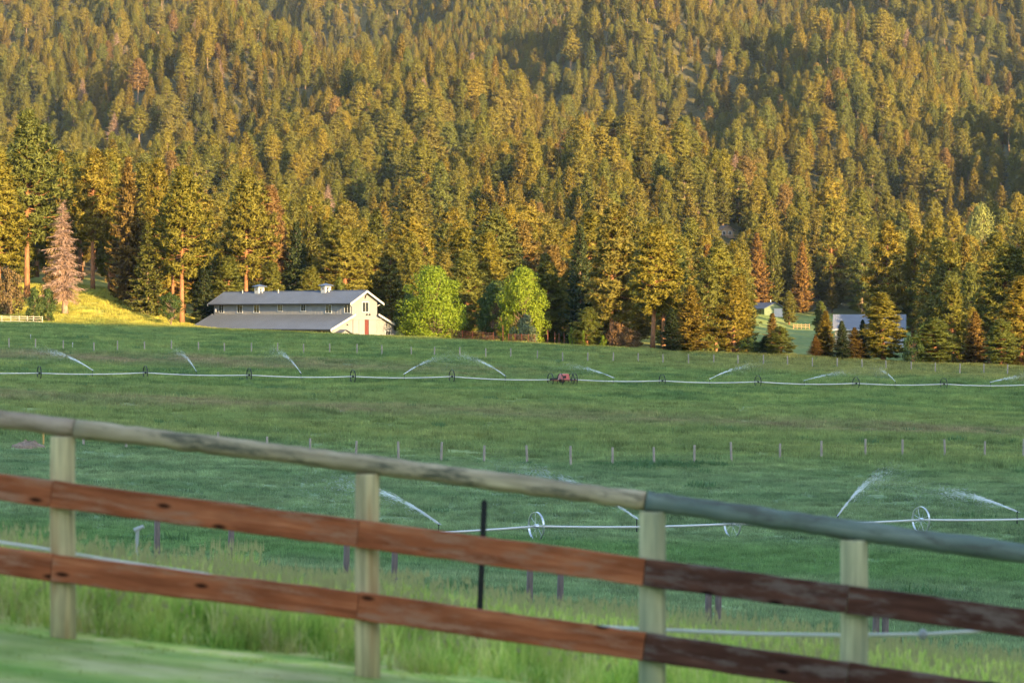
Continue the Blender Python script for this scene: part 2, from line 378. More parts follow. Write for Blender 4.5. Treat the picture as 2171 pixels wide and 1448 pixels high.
def zg(x, y):
    x = np.asarray(x, float); y = np.asarray(y, float)
    xt = np.clip(x, -160, 160)
    near = np.where(y < 60, np.clip(x, -40, 40), xt)
    field = np.interp(y, PY, PZ) + np.interp(y, PY, PT) * near
    field = field + 0.16 * small(x, y) * sm((y - 100) / 60)
    a = np.clip(x / np.maximum(y, 300), -.25, .25)
    e = edge(x)
    zb = np.interp(a, A, ZB); ys = np.interp(a, A, YS); ex = np.interp(a, A, EX)
    t = np.maximum(y - ys, 0) / (YT - ys)
    hill = zb + (288 - zb) * np.power(t, ex)
    hill = hill + 6.5 * sm((y - 448) / 120) * sm((-.105 - a) / .045)
    hill = hill + wob(x, y) * (10 * sm((y - ys - 120) / 400) + 44 * sm((y - 900) / 900)) + 0.25 * small(x, y)
    b = sm((y - e) / 42.0)
    return field * (1 - b) + hill * b + TILT * np.maximum(y, 0)

def X(px, d): return (px - CX) / F * d
def P(px, d, dz=0.0):
    x = X(px, d); return Vector((x, d, float(zg(x, d)) + dz))
def Z(py, d): return -(py - HOR) / F * d
def at(px, py, d): return Vector((X(px, d), d, Z(py, d)))
def hit(px, py, d0=30.0, d1=700.0):
    """where the ray through a photograph pixel meets the ground"""
    d = np.arange(d0, d1, 0.25); x = X(px, d); g = zg(x, d); r = Z(py, d)
    k = np.nonzero(r <= g)[0]
    q = float(d[k[0]]) if len(k) else d1
    return P(px, q)

def ground():
    c = np.linspace(-1, 1, 281)
    xs = np.sign(c) * (np.abs(c) * 150 + np.abs(c) ** 3 * 850)
    ys = np.concatenate([np.arange(-740, 0, 20), np.arange(0, 60, .75), np.arange(60, 520, 2.5), np.arange(520, 1200, 10), np.arange(1200, 3201, 20)])
    gx, gy = np.meshgrid(xs, ys); gz = zg(gx, gy)
    V = np.stack([gx, gy, gz], -1).reshape(-1, 3)
    nr, nc = gx.shape
    i = np.arange((nr - 1) * (nc - 1)); r, k = i // (nc - 1), i % (nc - 1)
    q = r * nc + k
    fs = np.stack([q, q + 1, q + nc + 1, q + nc], -1)
    me = bpy.data.meshes.new('ground'); me.from_pydata(V.tolist(), [], fs.tolist())
    me.materials.append(M['ground']); me.polygons.foreach_set('use_smooth', [True] * len(me.polygons)); me.update()
    tag(link('ground', me), kind='structure')
ground()

# the rise behind and to the right of the viewpoint that keeps the pasture in shade
sh = Vector((sv.x, sv.y)).normalized(); uh = Vector((-sh.y, sh.x)); TE = math.tan(SUN_EL)
CREST_T = 400.0
def crest_points():
    # (picture column, distance) of ground points where the edge of the shade lies
    pts = [(-60, 461), (60, 468), (190, 472), (330, 474), (430, 472), (700, 456), (840, 449), (1000, 442), (1180, 434), (1300, 425), (1600, 414), (2200, 399), (1700, 700)]
    us, hs = [], []
    for px, d in pts:
        p = P(px, d); t = p.x * sh.x + p.y * sh.y; u = p.x * uh.x + p.y * uh.y
        us.append(u); hs.append(p.z + (CREST_T - t) * TE)
    return us, hs
def rise():
    us, hs = crest_points()
    o = np.argsort(us); us = np.array(us)[o]; hs = np.array(hs)[o]
    us = np.concatenate([[-500, -150, us[0] - 60], us, [us[-1] + 70, us[-1] + 300]]); hs = np.concatenate([[50, hs[0] - 4, hs[0] + 6], hs, [hs[-1] - 12, hs[-1] - 30]])
    uu = np.concatenate([np.arange(-440, 120, 16), np.arange(120, 420, 2.0), np.arange(420, 640, 12)])
    tt = np.array([45, 90, 140, 190, 240, 290, 330, 360, 380, 392, 400, 408, 420, 445, 480, 520.0])
    gu, gt = np.meshgrid(uu, tt)
    h = np.interp(gu, us, hs) + 0.5 * np.sin(gu * .35) + 0.35 * np.sin(gu * .83 + 1)
    fade = sm((gu + 440) / 120) * sm((640 - gu) / 120)
    prof = np.where(gt < CREST_T, sm((gt - 45) / (CREST_T - 45)) ** 1.0, 1 - .25 * sm((gt - CREST_T) / 120))
    h = (-24 + (h + 24) * prof) * fade + (1 - fade) * -30
    V = np.stack([gt * sh.x + gu * uh.x, gt * sh.y + gu * uh.y, h], -1).reshape(-1, 3)
    nr, nc = gu.shape; i = np.arange((nr - 1) * (nc - 1)); q = (i // (nc - 1)) * nc + i % (nc - 1)
    fs = np.stack([q, q + nc, q + nc + 1, q + 1], -1)
    me = bpy.data.meshes.new('hill'); me.from_pydata(V.tolist(), [], fs.tolist()); me.materials.append(M['hill']); me.update()
    tag(link('hill', me), kind='structure')
rise()

# gravel lane and bare yard in the hollow by the sheds
def strip(name, pts, wd, m):
    b = MB(); vs = []; fs = []
    for i, (px, d) in enumerate(pts):
        for s in (-1, -.33, .33, 1):
            x = X(px, d); y = d + s * wd
            vs.append((x, y, float(zg(x, y)) + .06))
    for i in range(len(pts) - 1):
        for k in range(3): fs.append((i * 4 + k, i * 4 + k + 1, i * 4 + k + 5, i * 4 + k + 4))
    b.add(vs, fs); o = b.build(name, m, smooth=True); tag(o, kind='structure'); return o
strip('lane', [(px, 560 + (px - 1560) * .10) for px in range(1560, 2240, 8)], 2.2, M['gravel'])

# ------------------------------------------------------------------ tree shapes
def rnd_dirs(rng, n, up=0.0):
    v = rng.normal(size=(n, 3)); v[:, 2] += up
    return v / np.linalg.norm(v, axis=1, keepdims=True)

def tufts(rng, centres, rad, k, up=0.5, width=0.22):
    """needle bundles radiating from each centre -> (n*k,3,3)"""
    c = np.repeat(centres, k, axis=0); r = np.repeat(rad, k)
    d = rnd_dirs(rng, len(c), up); q = np.cross(d, rnd_dirs(rng, len(c)))
    q /= np.linalg.norm(q, axis=1, keepdims=True) + 1e-9
    L = r * rng.uniform(.6, 1.15, len(c)); wd = r * width * rng.uniform(.7, 1.3, len(c))
    base = c + d * (L * .1)[:, None]
    return np.stack([base - q * wd[:, None], base + q * wd[:, None], c + d * L[:, None]], 1)

def trunk(H, r0, rng, bend=0.3, seg=8, rings=9, top=0.02):
    b = MB(); ph = rng.uniform(0, 6.28); pts, rad = [], []
    for i in range(rings):
        t = i / (rings - 1)
        pts.append((bend * math.sin(t * 2.2 + ph) - bend * math.sin(ph), bend * math.cos(t * 1.9 + ph) - bend * math.cos(ph), t * H - (0.6 if i == 0 else 0)))
        rad.append(r0 * ((1 - t) ** .85) * (1.25 if i == 0 else 1) + top)
    b.tube(pts, rad, seg)
    def axis(z):
        t = z / H
        return np.array([bend * math.sin(t * 2.2 + ph) - bend * math.sin(ph), bend * math.cos(t * 1.9 + ph) - bend * math.cos(ph), z])
    return b, axis

def pine(seed, H=28.0, R0=3.9, cb=0.30, nb=120, k=22, tuft=0.62):
    rng = np.random.default_rng(seed)
    tb, axis = trunk(H, .40, rng, .35)
    C, rad = [], []
    lop = rng.uniform(0, 6.28)
    for i in range(nb):
        t = ((i + rng.uniform(0, 1)) / nb) ** .92
        z = H * (cb + (1 - cb) * t)
        shape = min(1.0, .45 + t * 2.6) * (1 - t) ** .52
        az = i * 2.4 + rng.normal() * .5
        L = R0 * shape * rng.uniform(.55, 1.18) * (1 + .18 * math.cos(az - lop)) + .35
        el = -.22 + t * .95 + rng.normal() * .12
        o = axis(z); d = np.array([math.cos(az) * math.cos(el), math.sin(az) * math.cos(el), math.sin(el)])
        tip = o + d * L + np.array([0, 0, .12 * L])
        mid = o + d * L * .5 + np.array([0, 0, -.05 * L])
        r = .03 + .022 * L
        tb.tube([o, mid, tip], [r, r * .6, r * .25], 4, False)
        n = int(3 + L * 2.5)
        u = rng.uniform(.32, 1.05, n) ** .8
        side = np.cross(d, [0, 0, 1])
        c = o + d * (L * u)[:, None] + side * (rng.normal(size=n) * .22 * L * u)[:, None] + np.array([0, 0, 1]) * (.1 * L * u + rng.normal(size=n) * .22)[:, None]
        C.append(c); rad.append(tuft * rng.uniform(.75, 1.25, n))
    C.append(np.array([axis(H) + [0, 0, .1], axis(H - .6), axis(H - 1.1)])); rad.append(np.array([.5, .6, .7]))
    C = np.concatenate(C); rad = np.concatenate(rad)
    return tb, tufts(rng, C, rad, k, width=.15), H, R0

def fir(seed, H=24.0, R0=3.3, cb=0.05, step=.5, per=6, ragged=.28, dead=False):
    rng = np.random.default_rng(seed)
    tb, axis = trunk(H, .33, rng, .15)
    T = []
    z = H * cb; j = 0
    gap = rng.uniform(0, 6.28, 8)
    while z < H - .25:
        t = (z - H * cb) / (H * (1 - cb))
        for i in range(per):
            az = i * 6.283 / per + j * 1.1 + rng.normal() * .3
            L = R0 * ((1 - t) ** .82) * rng.uniform(1 - ragged * 1.6, 1 + ragged * .5) * min(1, .55 + t * 4) + .22
            if rng.random() < .10: L *= .5
            el = -.30 + .75 * t + rng.normal() * .10
            if dead: L *= rng.uniform(.45, 1.25); el += -.28 + rng.normal() * .22
            d = np.array([math.cos(az) * math.cos(el), math.sin(az) * math.cos(el), math.sin(el)])
            sd = np.cross(d, [0, 0, 1]); sd /= np.linalg.norm(sd)
            o = axis(z + rng.normal() * (.4 if dead else .1))
            n = int(4 + L * (13 if dead else 6))
            u = (np.arange(n) + rng.uniform(.2, 1, n)) / n
            curve = .10 * L * u ** 2
            p = o + d * (L * (.12 + .88 * u))[:, None] + np.array([0, 0, 1]) * (curve - .06 * L * np.sin(u * 3.1))[:, None]
            sg = np.where(np.arange(n) % 2 == 0, 1.0, -1.0)
            ln = (.30 + .32 * L * (1 - u) ** .7 * .6 + .12) * rng.uniform(.7, 1.25, n)
            wd = ln * (.055 if dead else .30)
            tw = d * .75 + sd * sg[:, None] * rng.uniform(.5, 1.1, n)[:, None] + np.array([0, 0, 1]) * rng.normal(-.45 if dead else -.15, .45 if dead else .28, n)[:, None]
            tw /= np.linalg.norm(tw, axis=1, keepdims=True)
            q = np.cross(tw, rnd_dirs(rng, n) * .6 + np.array([0, 0, 1])); q /= np.linalg.norm(q, axis=1, keepdims=True) + 1e-9
            T.append(np.stack([p - q * wd[:, None], p + q * wd[:, None], p + tw * ln[:, None]], 1))
            if not dead:     # hanging needles under the spray give it body
                q2 = np.cross(tw, q)
                h = p + tw * (ln * .45)[:, None]
                T.append(np.stack([p, p + tw * ln[:, None] * .8, h - np.array([0, 0, 1]) * (ln * .55)[:, None]], 1))
            if L > .6:
                r = .012 + .014 * L
                if dead: r *= 1.3
                tb.tube([o, o + d * L * .9], [r, r * .3], 3, False)
        z += step * rng.uniform(.75, 1.25) * (1.0 - .45 * t); j += 1
    c = np.array([axis(H), axis(H - .4)])
    if not dead: T.append(tufts(rng, c, np.array([.35, .4]), 8, 1.6))
    return tb, np.concatenate(T), H, R0

def broadleaf(seed, H=12.0, W=5.0, low=.1, n=9000, leaf=.2, limbs=9, stem=.22, lobes=26, twig=True):
    """rounded crown: limbs from the base, leaves gathered round lobes through the crown's volume"""
    rng = np.random.default_rng(seed)
    tb, axis = trunk(H * .62, stem, rng, .25, 7, 6)
    LC, LR = [], []
    for i in range(lobes):
        t = rng.uniform(0, 1); z = H * (low + (1 - low) * t)
        prof = math.sin(math.pi * min(.97, max(.08, .12 + t * .86))) ** .6
        a = rng.uniform(0, 6.28); r = W * prof * math.sqrt(rng.uniform(.15, 1)) * .78
        LC.append((math.cos(a) * r, math.sin(a) * r, z)); LR.append(W * rng.uniform(.17, .33) * (0.75 + .25 * prof))
    LC = np.array(LC); LR = np.array(LR)
    for i in range(lobes):
        z0 = max(.4, min(H * .55, LC[i][2] - H * .28)); o = axis(z0)
        m = (o + LC[i]) / 2 + np.array([0, 0, -.12 * H * .3])
        r = .02 + .05 * stem / .22
        tb.tube([o, m, LC[i]], [r, r * .65, r * .25], 4, False)
    per = rng.integers(0, lobes, n)
    d = rnd_dirs(rng, n, .15); rr = LR[per] * rng.uniform(.35, 1.08, n) ** .6
    c = LC[per] + d * rr[:, None] * np.array([1, 1, .85])
    c[:, 2] = np.maximum(c[:, 2], .15)
    nn = rnd_dirs(rng, n, .3) * .8 + d * .7
    a = np.cross(nn, rnd_dirs(rng, n)); a /= np.linalg.norm(a, axis=1, keepdims=True); b = np.cross(nn, a); b /= np.linalg.norm(b, axis=1, keepdims=True)
    s = leaf * rng.uniform(.6, 1.3, n)[:, None]
    return tb, np.stack([c - a * s, c + b * s * .65, c + a * s, c - b * s * .65], 1), H, W

PROTO = {}     # name -> dict(trunk mesh, crown tri data, H, R)
def proto(key, gen, crown_mat, bark):
    tb, tri, H, W = gen
    N = mass_normals(tri, H) if key != 'deadfir' else None
    if N is not None: tri = orient(tri, N)
    PROTO[key] = dict(trunk=tb.mesh('trunk', M[bark], smooth=True), tri=tri, tb=tb, bark=bark, mat=crown_mat, H=H, W=W,
                      N=N, crown=tri_mesh('crown', tri, M[crown_mat]))
    if N is not None: soft_normals(PROTO[key]['crown'], np.repeat(N, tri.shape[1], axis=0))
for i in range(6): proto('pine%d' % i, pine(11 + i, R0=[4.6, 4.2, 5.0, 4.0, 4.4, 5.2][i], cb=[.26, .15, .32, .06, .38, .10][i], nb=[150, 155, 160, 165, 130, 170][i], tuft=.78), 'pine', 'bark')
for i in range(4): proto('fir%d' % i, fir(31 + i, R0=[4.0, 3.4, 4.7, 3.8][i], ragged=[.28, .22, .34, .4][i], cb=[.05, .04, .06, .14][i]), 'fir', 'bark_grey')

def variant(key, src, crown_mat):
    p = dict(PROTO[src]); p['mat'] = crown_mat
    me = p['crown'].copy(); me.materials.clear(); me.materials.append(M[crown_mat]); p['crown'] = me
    PROTO[key] = p
for k in (3, 5): variant('ypine%d' % k, 'pine%d' % k, 'pine_green')
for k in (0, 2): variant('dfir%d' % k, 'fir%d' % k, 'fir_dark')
for k in (0, 2, 3): variant('ofir%d' % k, 'fir%d' % k, 'fir_orange')
proto('deadfir', fir(77, 17, 3.6, .16, .34, 8, .45, True), 'dead', 'dead')
proto('cotton0', broadleaf(51, 12, 5.2, .02, 26000, .13, stem=.24, lobes=110), 'leaf_bright', 'bark_grey')
proto('cotton1', broadleaf(57, 12, 4.4, .03, 25000, .13, stem=.24, lobes=120), 'leaf_bright', 'bark_grey')
proto('decid', broadleaf(53, 12, 4.0, .05, 13000, .16, stem=.22, lobes=60), 'leaf_dark', 'bark_grey')
proto('bush', broadleaf(54, 3.0, 2.0, .02, 4800, .09, stem=.06, lobes=40), 'leaf_dark', 'bark_grey')
variant('cotton_pale', 'cotton1', 'leaf_pale'); variant('bush_silver', 'bush', 'leaf_silver'); variant('bush_rust', 'bush', 'leaf_rust'); variant('bush_bright', 'bush', 'leaf_bright')
proto('shrubtree', broadleaf(55, 3.6, 1.9, .28, 5200, .075, stem=.08, lobes=34), 'leaf_dark', 'bark_grey')

TREES = []    # placed trees: (x, y, radius)
def place(key, name, loc, H, width, label, cat, group=None, rz=None, lean=0.0):
    p = PROTO[key]
    s = H / p['H']; sw = width / (2 * p['W']) if width else s
    o = empty(name, loc, random.random() * 6.28 if rz is None else rz, (sw, sw, s))
    if lean: o.rotation_euler.y = lean
    link('trunk', p['trunk'], o); link('crown', p['crown'], o)
    tag(o, label, cat, group)
    TREES.append((loc[0], loc[1], max(1.5, sw * p['W'])))
    return o

random.seed(4)
def hero(key, name, px, d, top, wpx, label, cat='tree', group=None, lean=0.0):
    p = P(px, d); H = Z(top, d) - p.z
    return place(key, name, p, H, wpx * d / F * (1.0 if 'bush' in key else 1.3 if key[:3] in ('cot', 'dec') else 1.22), label, cat, group, lean=lean)

G1, G2, G3, G4 = 'tall conifers along the sunny meadow', 'conifers standing behind the big barn', 'trees along the far edge of the pasture', 'conifers round the sheds'
HERO = [
 ('pine2','pine_tree', 58, 520, 246, 125, 'huge golden pine with bare orange trunk at the far left edge', G1),
 ('pine0','pine_tree', -6, 508, 330, 130, 'big pine cut off by the left picture edge with low crown', G1),
 ('deadfir','dead_tree', 138, 497, 430, 104, 'dead pinkish-grey fir with bare twigs in the sunny meadow', None),
 ('fir1','fir_tree', 128, 545, 318, 62, 'narrow dark fir rising just behind the dead grey tree', G1),
 ('pine4','pine_tree', 197, 540, 325, 85, 'pine with tall dark bare trunk right of the dead tree', G1),
 ('pine1','pine_tree', 232, 548, 352, 60, 'slim pine behind the layered golden fir', G1),
 ('ofir2','fir_tree', 273, 521, 332, 98, 'tall golden fir with layered branches at the meadow edge', G1),
 ('fir2','fir_tree', 313, 508, 470, 84, 'shorter dark-skirted fir with stubby trunk at the meadow edge', G1),
 ('pine1','pine_tree', 338, 535, 346, 78, 'tall pine between the layered fir and the three-trunk group', G1),
 ('pine2','pine_tree', 386, 506, 362, 108, 'broad golden pine with several bare orange trunks left of the barn', G1),
 ('pine4','pine_tree', 366, 520, 420, 70, 'slender pine trunk leaning in the group left of the barn', G1),
 ('pine4','pine_tree', 240, 556, 400, 70, 'pine with short lit trunk deep in the left grove', G1),
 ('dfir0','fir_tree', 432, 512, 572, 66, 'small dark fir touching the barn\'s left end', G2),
 ('ypine3','pine_tree', 482, 520, 546, 74, 'low green pine behind the left end of the barn roof', G2),
 ('pine2','pine_tree', 522, 545, 368, 104, 'tall clumpy pine rising behind the barn\'s left cupola', G2),
 ('pine0','pine_tree', 578, 552, 402, 84, 'pine with lit trunk just right of the left cupola', G2),
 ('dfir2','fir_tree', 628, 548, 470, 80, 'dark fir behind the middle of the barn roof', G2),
 ('fir2','fir_tree', 655, 575, 452, 84, 'golden fir above the middle of the barn roof', G2),
 ('pine5','pine_tree', 700, 560, 470, 80, 'pine rising behind the barn\'s right cupola', G2),
 ('ypine5','pine_tree', 722, 520, 592, 44, 'small green pine peeping over the roof right of the right cupola', G2),
 ('pine0','pine_tree', 775, 556, 500, 84, 'loose golden pine behind the barn\'s gable', G2),
 ('pine1','pine_tree', 828, 540, 520, 66, 'pine between the barn\'s gable and the bright left tree', G2),
 ('pine5','pine_tree', 875, 530, 522, 80, 'golden pine directly above the left bright-green tree', G2),
 ('pine3','pine_tree', 985, 505, 536, 92, 'olive pine standing between the two bright-green trees', G3),
 ('pine0','pine_tree', 1040, 520, 500, 86, 'golden pine just behind the right bright-green tree', G3),
 ('cotton0','broadleaf_tree', 918, 477, 572, 124, 'bright yellow-green broadleaf tree nearest to the barn', None),
 ('decid','broadleaf_tree', 866, 480, 628, 56, 'olive small-leaved tree against the barn\'s right corner', None),
 ('cotton1','broadleaf_tree', 1110, 480, 570, 92, 'bright yellow-green broadleaf tree right of the olive pine', None),
 ('decid','broadleaf_tree', 1048, 492, 602, 76, 'dark green broadleaf tree hugging the right bright tree', None),
 ('pine3','pine_tree', 1160, 505, 560, 92, 'olive pine with skirt to the ground right of the bright trees', G3),
 ('pine0','pine_tree', 1298, 478, 440, 112, 'massive dark pine left of the orange-trunk pine', G3),
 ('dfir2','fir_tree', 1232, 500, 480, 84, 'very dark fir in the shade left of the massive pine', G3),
 ('pine2','pine_tree', 1383, 432, 486, 112, 'big pine with bright orange bare trunk on the pasture edge', G3),
 ('ypine5','pine_tree', 1245, 434, 654, 62, 'small round green pine by the rusty posts', G3),
 ('fir2','fir_tree', 1462, 424, 604, 92, 'bushy brown-green fir right of the orange-trunk pine', G3),
 ('dfir0','fir_tree', 1424, 421, 655, 56, 'low dark fir at the foot of the bushy brown-green fir', G3),
 ('pine5','pine_tree', 1556, 424, 590, 86, 'full green-gold pine at the pasture edge left of the shed', G3),
 ('pine1','pine_tree', 1500, 455, 560, 66, 'pale green pine behind the bushy fir', G3),
 ('ofir2','fir_tree', 1605, 872, 494, 66, 'rusty orange fir standing behind the small green shed', G4),
 ('fir1','fir_tree', 1667, 900, 490, 42, 'slim pointed fir right of the rusty orange fir', G4),
 ('ofir0','fir_tree', 1702, 884, 512, 46, 'rusty narrow fir above the pink rail fence', G4),
 ('pine0','pine_tree', 1762, 905, 428, 66, 'very tall pine above the long grey roof\'s left end', G4),
 ('pine3','pine_tree', 1673, 820, 618, 30, 'small pale pine close beside the green shed', G4),
 ('ypine3','pine_tree', 1742, 700, 640, 34, 'small pine in the yard behind the long roof\'s left end', G4),
 ('ofir3','fir_tree', 1636, 421, 664, 42, 'rusty spire of a young fir in front of the green shed', G4),
 ('ypine5','pine_tree', 1656, 416, 694, 56, 'bright green young pine at the pasture edge below the shed', G4),
 ('dfir0','fir_tree', 1622, 419, 712, 46, 'dark low fir tucked under the rusty young fir', G4),
 ('ofir3','fir_tree', 1728, 414, 712, 34, 'scraggy rusty sapling at the left of the roof-hiding clump', G4),
 ('fir0','fir_tree', 1748, 416, 658, 56, 'olive fir covering the long roof\'s left corner', G4),
 ('dfir0','fir_tree', 1786, 412, 680, 42, 'dark pointed fir before the middle of the long roof', G4),
 ('ofir2','fir_tree', 1812, 414, 694, 52, 'orange fir beside the dark pointed fir', G4),
 ('dfir2','fir_tree', 1828, 418, 678, 40, 'dark spiky fir right of the orange fir', G4),
 ('pine3','pine_tree', 1873, 414, 622, 86, 'clumpy pine covering the long roof\'s right half', G4),
 ('ypine3','pine_tree', 1986, 410, 676, 88, 'dark green pine at the pasture edge right of the long building', G4),
 ('pine5','pine_tree', 2022, 420, 604, 76, 'tall gold-green pine right of the long building', G4),
 ('ofir2','fir_tree', 2068, 414, 660, 64, 'brown fir between the two right-hand pines', G4),
 ('ypine5','pine_tree', 2122, 406, 680, 70, 'low green pine near the right picture edge', G4),
 ('pine3','pine_tree', 2166, 412, 590, 90, 'pine cut off by the right picture edge', G4),
 ('pine1','pine_tree', 1882, 640, 476, 80, 'lumpy pine rising behind the long grey roof', G4),
 ('pine1','pine_tree', 1935, 650, 486, 66, 'slim pine above the long roof\'s right end', G4),
 ('fir0','fir_tree', 2048, 600, 500, 76, 'tall straight fir on the right above the brown fir', G4),
 ('pine0','pine_tree', 1985, 640, 470, 76, 'tall pine between the slim pine and the straight fir', G4),
 ('pine2','pine_tree', 2115, 620, 500, 86, 'big pine above the low green pine at the right', G4),
 ('cotton_pale','broadleaf_tree', 2080, 930, 438, 72, 'pale yellow-green broadleaf tree high among right-hand conifers', None),
 ('shrubtree','small_tree', 361, 492, 622, 52, 'small pale-stemmed shrubby tree in the meadow left of the barn', None),
 ('bush','bush', 74, 478, 612, 46, 'dense green bush behind the pale rail fence', None),
 ('bush','bush', 103, 480, 614, 44, 'dark round bush at the end of the pale rail fence', None),
 ('bush_rust','bush', 20, 492, 570, 84, 'brown twiggy bush at the left edge under the big pine', None),
 ('bush_rust','bush', 112, 512, 578, 60, 'thin reddish shrub in front of the dead tree', None),
 ('bush_silver','bush', 1112, 471, 672, 76, 'silvery shrub at the foot of the right bright tree', None),
 ('bush_rust','bush', 1312, 432, 686, 56, 'tall rusty shrub at the foot of the massive pine', None),
 ('bush_rust','bush', 1342, 429, 700, 44, 'smaller rusty shrub left of the orange trunk', None),
 ('bush_bright','sapling', 1212, 437, 695, 16, 'narrow bright-green sapling left of the small round pine', None),
 ('bush_bright','sapling', 1237, 430, 702, 10, 'thin bright sapling in front of the small round pine', None),
 ('bush_bright','sapling', 1279, 432, 712, 20, 'small bright sapling right of the small round pine', None),
 ('bush','bush', 1590, 420, 716, 66, 'dark leafy bush left of the young firs below the shed', None),
 ('bush','bush', 1936, 408, 714, 62, 'dark leafy bush right of the long building', None),
 ('bush','bush', 1956, 470, 690, 30, 'light green bush behind the dark one right of the long building', None),
 ('bush_rust','bush', 985, 446, 716, 66, 'low brown brush by the corral panels', None),
 ('bush_rust','bush', 1040, 446, 712, 50, 'reddish brush right behind the corral panels', None),
]
for k, nm, px, d, top, wpx, lab, grp in HERO:
    hero(k, nm, px, d, top, wpx, lab, {'bush': 'bush', 'sapling': 'sapling'}.get(nm, 'tree'), grp)

# ------------------------------------------------------------------ the wooded hillside
CABIN = hit(1541, 503, 620, 1500)
KEEP = [(1529, 1553, 474, 499, CABIN.y + 4), (1612, 1672, 655, 698, 852), (1760, 1925, 655, 735, 600), (1680, 1735, 672, 756, 800), (2040, 2112, 436, 500, 925), (0, 440, 600, 720, 545)]
def scatter():
    rng = np.random.default_rng(7)
    out = []
    cell = {}
    def ok(x, y, r):
        i, j = int(x // 12), int(y // 12)
        for a in (i - 1, i, i + 1):
            for b in (j - 1, j, j + 1):
                for (qx, qy, qr) in cell.get((a, b), ()):
                    if (qx - x) ** 2 + (qy - y) ** 2 < ((r + qr) * .5) ** 2: return False
        return True
    def put(x, y, r): cell.setdefault((int(x // 12), int(y // 12)), []).append((x, y, r))
    for x, y, r in TREES: put(x, y, max(5, r * 1.7))
    n = 190000
    ys = np.sqrt(rng.uniform(440 ** 2, 3050 ** 2, n)); aa = rng.uniform(-.205, .225, n)
    ZZ = zg(aa * ys, ys)
    for y, a, z in zip(ys.tolist(), aa.tolist(), ZZ.tolist()):
        x = a * y; px = CX + a * F
        front = np.interp(px, [-300, 0, 150, 440, 460, 840, 1000, 1180, 1330, 1400, 1560, 1605, 1612, 1960, 1970, 2600], [540, 545, 560, 545, 525, 520, 525, 525, 505, 462, 445, 470, 880, 880, 470, 440])
        if y < front or (1335 < px < 1395 and y < 545): continue
        yp = HOR - F * z / y
        young = math.exp(-((px - 1020) / 330) ** 2 - ((yp - 70) / 110) ** 2)
        young = max(young, .8 * math.exp(-((px - 500) / 260) ** 2 - ((yp - 30) / 60) ** 2) * .5)
        if rng.random() < young: H = rng.uniform(9, 15); sp = 6.4
        else:
            H = rng.normal(20.5 if y < 800 else 19.5, 3.8 if y < 800 else 4.5); H = min(max(H, 10), 27 if y < 800 else 34); sp = 10.4 if y < 800 else 9.4
            if rng.random() < .16: H *= .6; sp *= .75
        if not ok(x, y, sp): continue
        kind = rng.random() < (.30 + .25 * math.sin(x * .012 + y * .009))
        key = ('fir%d' % rng.integers(0, 4)) if kind else ('pine%d' % rng.integers(0, 6))
        if rng.random() < .008 and y > 700: key = 'deadfir'; sp *= .7
        elif rng.random() < .016: key = 'ofir%d' % rng.choice([0, 3]); sp *= .8
        p = PROTO[key]; wd = rng.uniform(1.2, 1.75) * (H / p['H'])
        s = F / y
        b = (px - wd * p['W'] * s, px + wd * p['W'] * s, HOR - (z + H) * s, HOR - z * s)
        if any(y < q[4] and b[1] > q[0] and b[0] < q[1] and b[3] > q[2] and b[2] < q[3] for q in KEEP): continue
        put(x, y, sp)
        out.append((key, x, y, z, H, wd, b))
    return out
FOREST = scatter()

COLS = [(110, 'the huge golden pine at the left edge'), (200, 'the dead grey tree'), (330, 'the layered golden fir'), (440, 'the broad golden pine left of the barn'), (520, "the barn's left end"), (600, "the barn's left cupola"), (670, 'the middle of the barn roof'), (740, "the barn's right cupola"), (840, "the barn's gable"), (975, 'the bright tree nearest the barn'), (1060, 'the gap between the bright trees'), (1160, 'the right bright tree'), (1250, 'the small round pine'), (1350, 'the massive dark pine'), (1440, 'the orange-trunk pine'), (1580, 'the bushy brown-green fir'), (1690, 'the green shed'), (1770, 'the pink rail fence'), (1930, 'the long grey roof'), (2030, 'the dark bush right of the long shed'), (2110, 'the brown fir at the right'), (9999, 'the right picture edge')]
BANDS = [(480, 'at the slope foot'), (405, 'low on the slope'), (330, 'partway up the slope'), (230, 'midway up the slope'), (130, 'high on the slope'), (-999, 'at the picture top')]
ORD = 'leftmost second third fourth fifth sixth seventh eighth ninth tenth eleventh twelfth thirteenth fourteenth fifteenth sixteenth seventeenth eighteenth nineteenth twentieth'.split()
ORD += ['twenty-' + q for q in ORD[1:9]] + ['thirtieth'] + ['thirty-' + q for q in ORD[1:9]]
ORD = [o if i == 0 else o + '-from-left' for i, o in enumerate(ORD)]
def in_view(b): return b[1] > 0 and b[0] < 2171 and b[3] > 0 and b[2] < 760
def individuals():
    cnt = {'pine': 0, 'fir': 0}; rest = []; zones = {}
    for t in sorted(FOREST, key=lambda t: t[2]):
        key, x, y, z, H, wd, b = t; kd = key[:-1].lstrip('o')
        if kd in cnt and in_view(b) and cnt[kd] < 300:
            cnt[kd] += 1; px = (b[0] + b[1]) / 2
            col = next(n for lim, n in COLS if px < lim); row = next(n for lim, n in BANDS if b[2] > lim)
            zones.setdefault((kd, row, col), []).append((px, t))
        else: rest.append(t)
    for (kd, row, col), ts in zones.items():
        for i, (px, (key, x, y, z, H, wd, b)) in enumerate(sorted(ts, key=lambda q: q[0])):
            o = empty(kd + '_tree', (x, y, z), random.random() * 6.28, (wd, wd, H / PROTO[key]['H']))
            link('trunk', PROTO[key]['trunk'], o); link('crown', PROTO[key]['crown'], o)
            look = ('olive-gold pine' if kd == 'pine' else 'olive-brown fir')
            tag(o, (ORD[min(i, 36)] + ' ' if len(ts) > 1 else '') + look + ' ' + row + ' above ' + col, 'tree', kd + ' trees on the wooded slope')
    return rest
REST = individuals()

